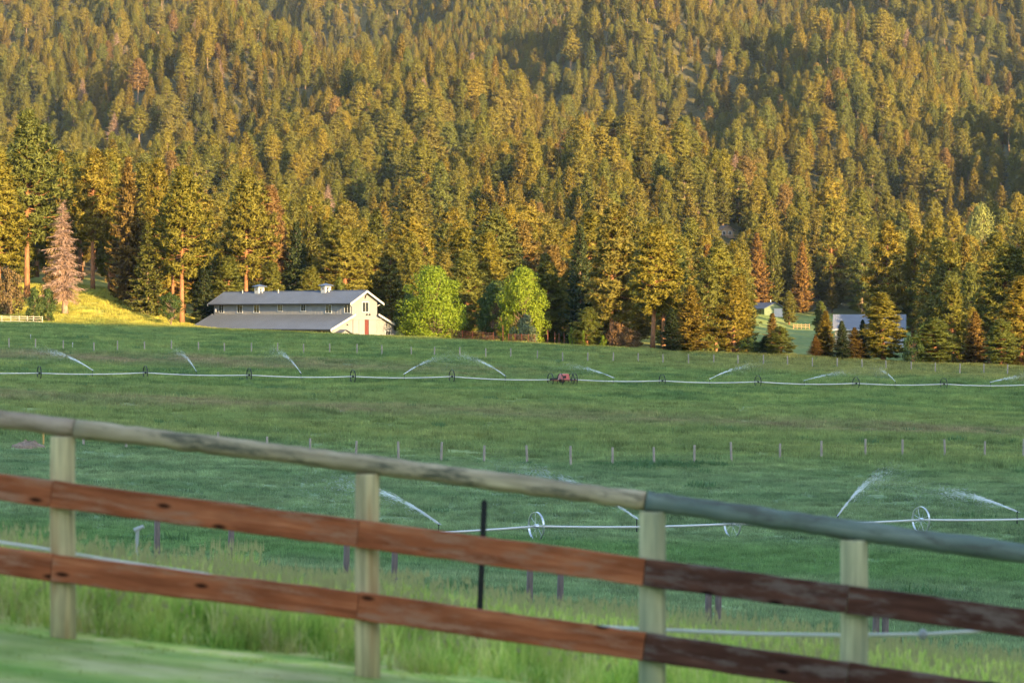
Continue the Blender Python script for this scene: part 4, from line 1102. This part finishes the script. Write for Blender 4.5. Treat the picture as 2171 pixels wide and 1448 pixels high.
# ------------------------------------------------------------------ field fences
def post_mesh(h, r, seed):
    rg = random.Random(seed); b = MB()
    dx, dy = rg.uniform(-.04, .04), rg.uniform(-.04, .04)
    b.tube([(0, 0, -.4), (dx * .5, dy * .5, h * .5), (dx, dy, h - .04), (dx, dy, h)], [r * 1.06, r, r * .94, r * .8], 8)
    return b.mesh('post', M['grey_post'], smooth=False)
PM = [post_mesh(1.38, .088, i) for i in range(4)]
def field_fence(label, spots, group=None, wire=True, tall=1.0, leanmap=None):
    c = spots[len(spots) // 2]; o = empty('post_fence', c); tag(o, label, 'fence')
    tops = []
    for i, p in enumerate(spots):
        q = link('post', PM[i % 4], o, p - c, (random.uniform(-.03, .03), random.uniform(-.03, .03), random.uniform(0, 6)))
        q.scale = (1, 1, tall * random.uniform(.93, 1.1))
        if leanmap and i in leanmap: q.rotation_euler = (0, leanmap[i], 0)
    for hgt in (.35, .7, 1.05):
        b = MB(); b.tube([p - c + Vector((0, -.09, hgt * tall)) for p in spots], .0022, 3, False); b.build('wire', M['rust'], o)
    return o
field_fence('row of weathered posts across the far pasture above the long sprinkler line', [hit(px, py + 1, 300) for px, py in up_posts])
field_fence('row of grey posts crossing the middle of the pasture above the board fence', [hit(px, py, 130) for px, py in mid_posts])
low = [(331, 1165, 92), (488, 1180, 91), (733, 1205, 90), (835, 1215, 90), (1122, 1252, 88), (1187, 1262, 88), (1501, 1314, 86), (1522, 1316, 86), (1857, 1368, 84), (1877, 1370, 84), (2190, 1410, 82)]
M['dark_post'] = plain('dark_weathered_post', (0.16, 0.125, 0.115), 0.9, amt=0.3, s=3, stretch=(3, 3, .6))
def low_fence():
    LM = PM[0].copy(); LM.materials.clear(); LM.materials.append(M['dark_post'])
    sp = [P(px, d) for px, py, d in low]
    c = sp[5]; o = empty('post_fence', c); tag(o, 'line of dark grey posts below the bank, seen between the boards', 'fence')
    for i, p in enumerate(sp):
        q = link('post', LM, o, p - c); px, py, d = low[i]
        top = Z(py - 74, d) - p.z
        q.scale = (1.15, 1.15, max(.8, top / 1.38))
low_fence()
# orange-yellow stake and white markers
p = hit(92, 945, 120); b = MB(); b.box(-.05, .05, -.05, .05, -.3, 1.0); b.add([(-.05, -.05, 1), (.05, -.05, 1), (.05, .05, 1), (-.05, .05, 1), (0, 0, 1.08)], [(0, 1, 4), (1, 2, 4), (2, 3, 4), (3, 0, 4)])
M['stake'] = plain('yellow_wood', (0.55, 0.33, 0.10), 0.8)
tag(b.build('stake', M['stake'], loc=p), 'yellow-orange wooden stake left of the grey post row', 'stake')
for px, py, lab in ((65, 723, 'tiny white marker stake in the far left pasture'), (154, 741, 'small white marker stake between far posts at the left')):
    p = hit(px, py, 300); b = MB(); b.tube([(0, 0, -.2), (0, 0, .9)], .03, 6); b.box(-.06, .06, -.02, .02, .7, .95); tag(b.build('marker_stake', M['white'], loc=p), lab, 'stake')
# heap of bare dirt by the stake
def dirt():
    p = hit(60, 950, 120); rg = np.random.default_rng(9); n, m = 22, 7; b = MB(); vs = [(0, 0, .42)]; fs = []
    for j in range(1, m):
        for i in range(n):
            a = 2 * math.pi * i / n; r = j / (m - 1); x, y = 1.35 * r * math.cos(a), 1.0 * r * math.sin(a)
            z = .45 * (1 - r ** 2) + .08 * rg.normal() * (1 - r * .5); vs.append((x, y, z if j < m - 1 else -.25))
    for i in range(n): fs.append((0, 1 + i, 1 + (i + 1) % n))
    for j in range(m - 2):
        for i in range(n): a, c = 1 + j * n + i, 1 + j * n + (i + 1) % n; fs.append((a, a + n, c + n, c))
    b.add(vs, fs); tag(b.build('dirt_mound', M['dirt'], loc=p), 'low heap of bare reddish dirt in the pasture grass', 'dirt')
dirt()

# pale rail fence by the meadow
def rail_fence():
    pts = [(-14, 660), (4, 660), (23, 661), (41, 661), (58, 662), (71, 661), (90, 663)]
    sp = [P(px, 470 + i * .6) for i, (px, _) in enumerate(pts)]
    c = sp[3]; o = empty('rail_fence', c); tag(o, 'pale wooden rail fence in the sunny meadow at the far left', 'fence')
    for p in sp:
        b = MB(); b.tube([(0, 0, -.4), (0, 0, 1.35)], [.10, .08], 7); b.build('post', M['pale_post'], o, p - c)
    for i in range(len(sp) - 1):
        for h in (.45, .85, 1.2):
            a, q = sp[i] - c + Vector((-.0, -.11, h)), sp[i + 1] - c + Vector((0, -.11, h + random.uniform(-.05, .05)))
            b = MB(); b.tube([a, q], .055, 6); b.build('rail', M['pale_post'], o)
rail_fence()
# rusty corral panels and posts by the bright trees
def corral():
    for j, (xa, xb, lab) in enumerate(((958, 1046, 'rusty corral panel left of the right bright tree'), (1078, 1134, 'rusty corral panel under the silvery shrub'))):
        a, q = P(xa, 443), P(xb, 441); c = (a + q) / 2; o = empty('corral_fence', c); tag(o, lab, 'corral fence')
        for h in (.3, .62, .94, 1.26, 1.55):
            b = MB(); b.tube([a - c + Vector((0, 0, h)), q - c + Vector((0, 0, h))], .035, 6); b.build('rail', M['rust'], o)
        n = 4
        for i in range(n + 1):
            p = a.lerp(q, i / n) - c; b = MB(); b.tube([p + Vector((0, .08, -.3)), p + Vector((0, .08, 1.7))], .05, 6); b.build('upright', M['rust'], o)
    for px, top in ((1161, 700), (1176, 704), (1185, 706), (1196, 706), (1228, 708), (1066, 690)):
        p = P(px, 440); h = Z(top, 440) - p.z; b = MB(); b.tube([(0, 0, -.3), (.02, 0, h * .6), (0, 0, h)], [.07, .065, .055], 7)
        tag(b.build('corral_post', M['rust'], loc=p), 'bare rusty post at the pasture edge %s' % {1161: 'leftmost of the row right of the silvery shrub', 1176: 'second of the row right of the silvery shrub', 1185: 'third of the row right of the silvery shrub', 1196: 'just left of the narrow bright sapling', 1228: 'between the narrow sapling and the small round pine', 1066: 'between the two corral panels'}[px], 'post', 'rusty posts')
    a = [P(px, 800) for px in (1682, 1690, 1699, 1708, 1716)]; c = a[2]; o = empty('rail_fence', c); tag(o, 'short pinkish rail fence right of the green shed', 'fence')
    for p in a: b = MB(); b.tube([p - c + Vector((0, 0, -.3)), p - c + Vector((0, 0, 1.4))], .09, 6); b.build('post', M['wood'], o)
    for i in range(4):
        for h in (.55, 1.15): b = MB(); b.tube([a[i] - c + Vector((0, -.14, h)), a[i + 1] - c + Vector((0, -.14, h))], .07, 6); b.build('rail', M['wood'], o)
corral()

# ------------------------------------------------------------------ sprinkler lines
def wheel_meshes(Rw, steel):
    n = 28; b = MB(); vs = []; fs = []
    for i in range(n):
        t = 2 * math.pi * i / n
        for (r, x) in ((Rw, -.055), (Rw, .055), (Rw - .028, .055), (Rw - .028, -.055)): vs.append((x, r * math.cos(t), r * math.sin(t)))
    for i in range(n):
        j = (i + 1) % n
        for k in range(4): q = (k + 1) % 4; fs.append((i * 4 + k, i * 4 + q, j * 4 + q, j * 4 + k))
    b.add(vs, fs); rim = b.mesh('wheel', steel)
    b = MB(); b.tube([(-.11, 0, 0), (.11, 0, 0)], .12, 10); hub = b.mesh('hub', steel)
    b = MB(); b.tube([(.05, 0, .1), (0, 0, Rw - .03)], .008, 5); spoke = b.mesh('spoke', steel)
    return rim, hub, spoke
def put_wheel(par, loc, yaw, meshes, ns=8):
    rim, hub, spoke = meshes
    q = link('wheel', rim, par, loc, (random.uniform(0, .8), 0, yaw))
    link('hub', hub, q)
    for i in range(ns):
        s = link('spoke', spoke, q); s.rotation_euler = (2 * math.pi * i / ns, 0, 0)
        if i % 2: s.scale = (-1, 1, 1)
    return q
def head_mesh():
    b = MB(); b.tube([(0, 0, 0), (0, 0, .34)], .026, 6); b.tube([(0, 0, .3), (.11, 0, .40)], .032, 6); b.tube([(-.07, 0, .34), (.05, 0, .34)], .022, 6)
    b.tube([(0, 0, .02), (0, 0, -.30)], .045, 6)
    return b.mesh('sprinkler_head', M['dark_steel'])
HEAD = head_mesh()

def on_line(px, A0, dirv):
    """point of the plan line A0 + t*dirv seen in picture column px"""
    a = (px - CX) / F; t = (a * A0.y - A0.x) / (dirv.x - a * dirv.y)
    return A0 + dirv * t

FAR_HEADS, NEAR_HEADS = {}, {}
def wheel_line(label, A0, dirv, wheels, heads, Rw, pr, ext, steel, store, sag, end_drop=0.0):
    o = empty('sprinkler_line', (A0.x, A0.y, float(zg(A0.x, A0.y)))); tag(o, label, 'irrigation line'); c = o.location.copy()
    yaw = math.atan2(dirv.y, dirv.x); ms = wheel_meshes(Rw, steel)
    g = lambda q: Vector((q.x, q.y, float(zg(q.x, q.y)) + Rw - .05))
    W = [on_line(px, A0, dirv) for px in wheels]
    for q in W: put_wheel(o, g(q) - c, yaw, ms)
    allp = sorted([on_line(ext[0], A0, dirv), *W, on_line(ext[1], A0, dirv)], key=lambda q: q.dot(dirv))
    g0 = g
    g = lambda q: g0(q) - Vector((0, 0, end_drop if (q - allp[0]).length < .01 else 0))
    def axis(q):
        i = max(k for k in range(len(allp) - 1) if k == 0 or allp[k].dot(dirv) <= q.dot(dirv) + 1e-6)
        a, b = g(allp[i]), g(allp[i + 1]); t = min(1, max(0, (q - allp[i]).length / max(1e-6, (allp[i + 1] - allp[i]).length)))
        r = a.lerp(b, t); r.x, r.y = q.x, q.y; r.z -= sag * 4 * t * (1 - t) * ((allp[i + 1] - allp[i]).length / 12.2) ** 2; return r
    for i in range(len(allp) - 1):
        pts = [axis(allp[i].lerp(allp[i + 1], k / 8)) for k in range(8)] + [g(allp[i + 1])]
        b = MB(); b.tube([q - c for q in pts], pr, 8); b.build('pipe', M['alu'], o, smooth=True)
    for px in heads:
        q = axis(on_line(px, A0, dirv)); h = link('sprinkler_head', HEAD, o, q - c + Vector((0, 0, pr)), (0, 0, random.uniform(0, 6)))
        store[px] = q + Vector((0, 0, pr + .38))
    return o, c, axis, yaw
fa, fb = P(0, 297), P(2171, 353)
FA = Vector((fa.x, fa.y)); FD = (Vector((fb.x, fb.y)) - FA).normalized()
lf, cf, axf, yawf = wheel_line('long sprinkler wheel line with red engine cover across the far pasture', FA, FD, [83, 308, 528, 748, 958, 1167, 1218, 1404, 1607, 1815, 2001, -142, 2190], [196, 416, 638, 857, 1071, 1300, 1505, 1705, 1898, 2100], .76, .062, (-160, 2300), M['dark_steel'], FAR_HEADS, .16)
na = P(1137, 143); NA = Vector((na.x, na.y)); ND = Vector((math.cos(R(31)), math.sin(R(31))))
ln_, cn, axn, yawn = wheel_line('bright sprinkler wheel line in the near pasture behind the board fence', NA, ND, [1137, 1553, 1953, 2330], [930, 1350, 1777, 2157], .74, .064, (868, 2400), M['steel'], NEAR_HEADS, .10, .42)

def drive_unit():
    """engine carriage in the middle of the far line"""
    q = axf(on_line(1193, FA, FD)); c = cf
    def loc(x, y, z): return q - c + Vector((FD.x * x - FD.y * y, FD.y * x + FD.x * y, z))
    fr = MB()
    for y in (-.55, .55): fr.box(-1.6, 1.6, y - .05, y + .05, -.12, .02)
    for x in (-1.6, -.5, .5, 1.5): fr.box(x, x + .1, -.498, .498, -.1, .0)
    f = fr.build('frame', M['rust'], lf, loc(0, 0, 0), (0, 0, yawf))
    b = MB(); b.prism([(-.56, -.42, .04), (.56, -.42, .04), (.47, -.36, .60), (.36, -.32, .68), (-.36, -.32, .68), (-.47, -.36, .60)], (0, .78, 0)); b.build('engine_cover', M['pink'], lf, loc(.15, 0, 0), (0, 0, yawf))
    b = MB(); b.box(-.30, .08, -.445, -.422, .18, .48); b.build('cover_vent', M['black'], lf, loc(.15, 0, 0), (0, 0, yawf))
    b = MB(); b.box(-1.5, -.75, -.2, .2, .03, .22); b.build('fuel_tank', M['black'], lf, loc(0, 0, 0), (0, 0, yawf))
    b = MB(); b.tube([(0, -.3, -.15), (0, .3, -.15)], .24, 12); b.build('gearbox', M['black'], lf, loc(-.1, 0, 0), (0, 0, yawf))
    ms = wheel_meshes(.76, M['dark_steel'])
    for x in (-.62, .80): put_wheel(lf, loc(x, -.62 if x < 0 else -.62, 0), yawf, ms)
drive_unit()

def jet(name, start, px, py, dy, n, label, spread_=1.0, plume=0.0, seed=0):
    """a thrown stream: solid and thin at the nozzle, breaking into drops towards its top and falling as mist"""
    rg = np.random.default_rng(seed); d1 = start.y + dy; n = int(n * 2.6)
    tip = at(px, py, d1); s = np.array(start); e = np.array(tip)
    t = rg.uniform(0, 1, n) ** 1.15 * 1.32; fall = rg.random(n) < (.42 + plume)
    # rise along a parabola whose top is near the tip
    flat = s + (e - s) * t[:, None]
    flat[:, 2] = s[2] + (e[2] - s[2]) * (1 - (1 - t) ** 2)
    wid = (.014 + .36 * t ** 2.0) * spread_
    c = flat + rg.normal(size=(n, 3)) * wid[:, None]
    drop = np.where(fall, rg.exponential(.75, n) * t ** 1.5 * (1.0 + plume * 2), 0)
    c[:, 2] -= drop
    c += ((e - s) * np.array([1, 1, 0]))[None] * (.12 * drop * rg.uniform(-1, 1.5, n))[:, None] * .5
    gaps = (np.sin(t * 17 + seed) > .80) & (rg.random(n) < .7); keep = ~gaps; c = c[keep]; t = t[keep]
    m = len(c); dr = (e - s) / np.linalg.norm(e - s)
    L = np.where(drop[keep] > 0, .035, .16 * np.maximum(1 - t, 0) + .03) * rg.uniform(.6, 1.3, m); w_ = np.maximum(.019 - .010 * t, .007) * rg.uniform(.6, 1.3, m) * (.42 if start.y < 220 else .62)
    a = np.cross(dr, [0, 0, 1.0]); a /= np.linalg.norm(a); b_ = np.cross(dr, a)
    V = np.stack([c - dr * L[:, None], c + a * w_[:, None], c + b_ * w_[:, None] * .9 - a * w_[:, None] * .6, c - b_ * w_[:, None] * .9 - a * w_[:, None] * .6, c + dr * L[:, None]], 1)
    V = V - s
    fs = []
    for i in range(m):
        k = 5 * i; fs += [(k, k + 2, k + 1), (k, k + 3, k + 2), (k, k + 1, k + 3), (k + 4, k + 1, k + 2), (k + 4, k + 2, k + 3), (k + 4, k + 3, k + 1)]
    me = bpy.data.meshes.new('water_jet'); me.from_pydata(V.reshape(-1, 3).tolist(), [], fs); me.materials.append(M['water']); me.update()
    tag(link('water_jet', me, loc=start), label, 'water jet', 'sprinkler jets')
JF = [(196, 76, 743, -4, 800, 'long white water jet thrown left by the far line\'s leftmost sprinkler'), (416, 366, 744, -7, 760, 'steep water jet left of the barn\'s left end on the far line'),
      (638, 572, 742, -6, 760, 'steep misty water jet on the far line below the barn'), (857, 957, 756, 4, 380, 'thin dotted water jet thrown right below the left bright tree'),
      (1071, 962, 755, -4, 720, 'white water jet thrown left towards the thin dotted jet'), (1300, 1183, 774, 3, 520, 'faint curved water jet thrown left over the red engine cover'),
      (1505, 1612, 774, 4, 620, 'water jet thrown right just right of the engine cover'), (1705, 1822, 788, 4, 560, 'low curved water jet thrown right on the far line'),
      (1898, 1850, 780, -6, 700, 'steep water jet thrown left with mist trailing right'), (2100, 2190, 797, 3, 560, 'water jet thrown right at the right picture edge')]
for i, (h, px, py, dy, n, lab) in enumerate(JF): jet('water_jet', FAR_HEADS[h], px, py, dy, n, lab, 1.0, .3 if h == 1898 else .0, i)
JN = [(930, 690, 1024, -3, 1100, 'thin near water jet seen left of the second fence post'), (1350, 1075, 996, 2, 1100, 'near water jet thrown left, crossing behind the top rail'),
      (1777, 1895, 1000, 5, 1500, 'strong near water jet thrown up right behind the green rail'), (2157, 1962, 1042, -2, 1300, 'near water jet thrown left at the right picture edge')]
for i, (h, px, py, dy, n, lab) in enumerate(JN): jet('water_jet', NEAR_HEADS[h], px, py, dy, n, lab, .9, .12 if h == 1777 else 0.0, 40 + i)

# ------------------------------------------------------------------ board fence in the foreground
def board_fence():
    ps = [(-1170, 18.2), (-520, 17.95), (133, 17.65), (779, 17.40), (1383, 17.12), (1811, 17.0), (2330, 16.8), (2900, 16.6), (3450, 16.45)]
    rail_y = [735, 820, 905, 984, 1064, 1124, 1196, 1273, 1345]; up_y = [873, 960, 1047, 1131, 1212, 1269, 1338, 1412, 1485]; lo_y = [1027, 1115, 1203, 1283, 1369, 1432, 1505, 1583, 1660]
    wid = [54, 54, 53, 52, 57, 59, 58, 58, 57]
    c = P(779, 17.4); o = empty('board_fence', c); tag(o, 'rustic fence of brown boards, green-grey round posts and top rail', 'fence')
    for i, (px, d) in enumerate(ps):
        p = P(px, d); r = wid[i] * d / F / 2; top = Z(rail_y[i] + 20, d)
        b = MB(); h = top - p.z
        b.tube([(0, 0, -.4), (0, 0, h * .3), (.004, 0, h * .7), (0, 0, h - .012), (0, 0, h)], [r * 1.05, r * 1.02, r, r * .985, r * .93], 22)
        q = b.build('post', M['fpost'] if px < 1300 else M['fpost_g'], o, p - c, (0, 0, i * 1.3), smooth=False)
        q.data.polygons.foreach_set('use_smooth', [len(f.vertices) == 4 for f in q.data.polygons])
    def node(i, py, off): px, d = ps[i]; return Vector((X(px, d), d + off, Z(py, d)))
    def beam(nm, a, b_, h, t, m, jitter):
        v = b_ - a; L = v.length; rg = random.Random(jitter); n = 12; bm = MB(); vs = []; fs = []
        for i in range(n + 1):
            x = L * i / n; w0 = rg.uniform(-.004, .004); w1 = rg.uniform(-.004, .004); e = .006
            for (y, z) in ((-t / 2, -h / 2 + e + w0), (-t / 2 + e, -h / 2 + w0), (t / 2, -h / 2 + w0), (t / 2, h / 2 + w1), (-t / 2 + e, h / 2 + w1), (-t / 2, h / 2 - e + w1)): vs.append((x, y, z))
        for i in range(n):
            for k in range(6): q = (k + 1) % 6; fs.append((i * 6 + k, i * 6 + q, i * 6 + 6 + q, i * 6 + 6 + k))
        fs += [tuple(range(5, -1, -1)), tuple(n * 6 + k for k in range(6))]
        bm.add(vs, fs); ob = bm.build(nm, m, o, a - c)
        xx = v.normalized(); zz = Vector((0, 0, 1)); yy = zz.cross(xx).normalized(); zz = xx.cross(yy)
        ob.rotation_euler = Matrix((xx, yy, zz)).transposed().to_euler()
        return ob
    for ys, h in ((up_y, .166), (lo_y, .168)):
        for i in range(len(ps) - 1):
            off = -(max(wid[i], wid[i + 1]) * 17.4 / F / 2 + .024)
            a, b_ = node(i, ys[i], off), node(i + 1, ys[i + 1], off); v = (b_ - a).normalized()
            a = a - v * .05 if i else a; b_ = b_ - v * .054
            ob = beam('board', a, b_, h, .042, M['board'] if ps[i][0] < 1300 else M['board_dark'], i * 7 + int(h * 1000))
            if ps[i][0] > 1300: ob['label'] = 'dark weathered board'
    segs = [(-1170, 158, 'rail_brown'), (160, 1368, 'rail'), (1371, 2330, 'rail_teal'), (2333, 3450, 'rail_teal')]
    pxs = [p[0] for p in ps]; dd = [p[1] for p in ps]
    for j, (xa, xb, m) in enumerate(segs):
        pts, rad = [], []; rg = random.Random(j); n = 46
        for i in range(n + 1):
            px = xa + (xb - xa) * i / n; d = float(np.interp(px, pxs, dd)); y = float(np.interp(px, pxs, rail_y)) + (rg.uniform(-1.5, 1.5) if 0 < i < n else 0)
            pts.append(at(px, y, d)); rad.append(.0575 * (1 + .04 * math.sin(i * .55 + j) + rg.uniform(-.035, .035)) * (1.06 if j >= 2 else 1))
        L = (pts[-1] - pts[0]); xx = L.normalized(); zz = Vector((0, 0, 1)); yy = zz.cross(xx).normalized(); zz = xx.cross(yy); rm = Matrix((xx, yy, zz)).transposed()
        b = MB(); b.tube([rm.inverted() @ (q - pts[0]) for q in pts], rad, 18); ob = b.build('top_rail', M[m], o, pts[0] - c); ob.rotation_euler = rm.to_euler()
        ob.data.polygons.foreach_set('use_smooth', [len(f.vertices) == 4 for f in ob.data.polygons])
board_fence()

# small things on the bank
def t_post():
    d = 19.4; a, b_ = at(1014, 1330, d), at(1027, 1062, d); g = P(1013, d); o = MB(); v = b_ - g
    s = MB(); h = v.length; s.box(-.020, .020, -.006, .006, -.4, h); s.box(-.005, .005, .0061, .034, -.4, h)
    for k in range(18): s.box(-.009, .009, -.014, -.0061, .15 + k * .055, .17 + k * .055)
    q = s.build('steel_post', M['black'], loc=g); q.rotation_euler = (0, math.atan2(v.x, v.z), 0)
    tag(q, 'thin black steel post leaning slightly between the second and third fence posts', 'post')
t_post()
def cord(pts, r, label):
    p3 = [at(px, py, d) for px, py, d in pts]; b = MB(); b.tube([q - p3[0] for q in p3], r, 8); tag(b.build('cord', M['rope'], loc=p3[0], smooth=True), label, 'cord')
cord([(-260, 1106, 18.05), (0, 1150, 17.95), (100, 1165, 17.91), (220, 1186, 17.87), (330, 1203, 17.82), (430, 1217, 17.79), (560, 1243, 17.74), (700, 1268, 17.68), (900, 1300, 17.61), (1100, 1320, 17.53), (1380, 1335, 17.43), (1600, 1344, 17.34), (1780, 1347, 17.27), (1960, 1345, 17.21), (2080, 1338, 17.16), (2300, 1318, 17.08)], .012, 'sagging white cord strung behind the board fence')
def insulator():
    p = at(1957, 1345, 17.2); n, m = 10, 6; vs = [(0, 0, .034)]; fs = []
    for j in range(1, m):
        t = math.pi * j / m
        for i in range(n): a = 2 * math.pi * i / n; vs.append((.030 * math.sin(t) * math.cos(a) * (1.0 if j % 2 else .9), .030 * math.sin(t) * math.sin(a), .034 * math.cos(t)))
    vs.append((0, 0, -.034))
    for i in range(n): fs.append((0, 1 + i, 1 + (i + 1) % n)); fs.append((len(vs) - 1, 1 + (m - 2) * n + (i + 1) % n, 1 + (m - 2) * n + i))
    for j in range(m - 2):
        for i in range(n): a, c = 1 + j * n + i, 1 + j * n + (i + 1) % n; fs.append((a, a + n, c + n, c))
    b = MB(); b.add(vs, fs); tag(b.build('insulator', M['white'], loc=p, smooth=True), 'white knob insulator on the cord right of the last post', 'insulator')
insulator()
def standpipe():
    d = 34.0; g = P(288, d); top = at(290, 1114, d); h = max(.3, top.z - g.z); b = MB()
    b.tube([(0, 0, -.2), (0, 0, h * .6), (.02, 0, h - .05)], [.022, .022, .02], 8); b.tube([(-.02, 0, h - .06), (.09, 0, h - .01)], [.03, .022], 8)
    tag(b.build('standpipe', M['white'], loc=g), 'white water standpipe in the tall grass right of the first post', 'standpipe')
    d = 70.0; g = P(1925, d); o = MB(); hh = Z(1362, d) - g.z
    o.tube([(0, 0, -.2), (0, 0, max(.25, hh))], .035, 8); o.tube([(-.25, 0, max(.25, hh) * .7), (.3, 0, max(.25, hh) * .7)], .03, 8); o.tube([(-.18, 0, max(.25, hh) * .7), (-.18, 0, max(.25, hh) * 1.5)], .04, 8)
    tag(o.build('valve', M['black'], loc=g), 'small dark pipe valve in the grass at the lower right', 'valve')
standpipe()

# ------------------------------------------------------------------ the air
def haze():
    b = MB(); b.box(-1060, 1060, -800, 3260, -60, 620)
    m, n, l = mat('pale_air'); o = n.new('ShaderNodeOutputMaterial'); v = n.new('ShaderNodeVolumePrincipled')
    v.inputs['Color'].default_value = (.58, .77, 1.0, 1); v.inputs['Density'].default_value = 0.000017; v.inputs['Anisotropy'].default_value = 0.0
    l.new(v.outputs[0], o.inputs['Volume'])
    tag(b.build('haze', m), kind='stuff')
haze()
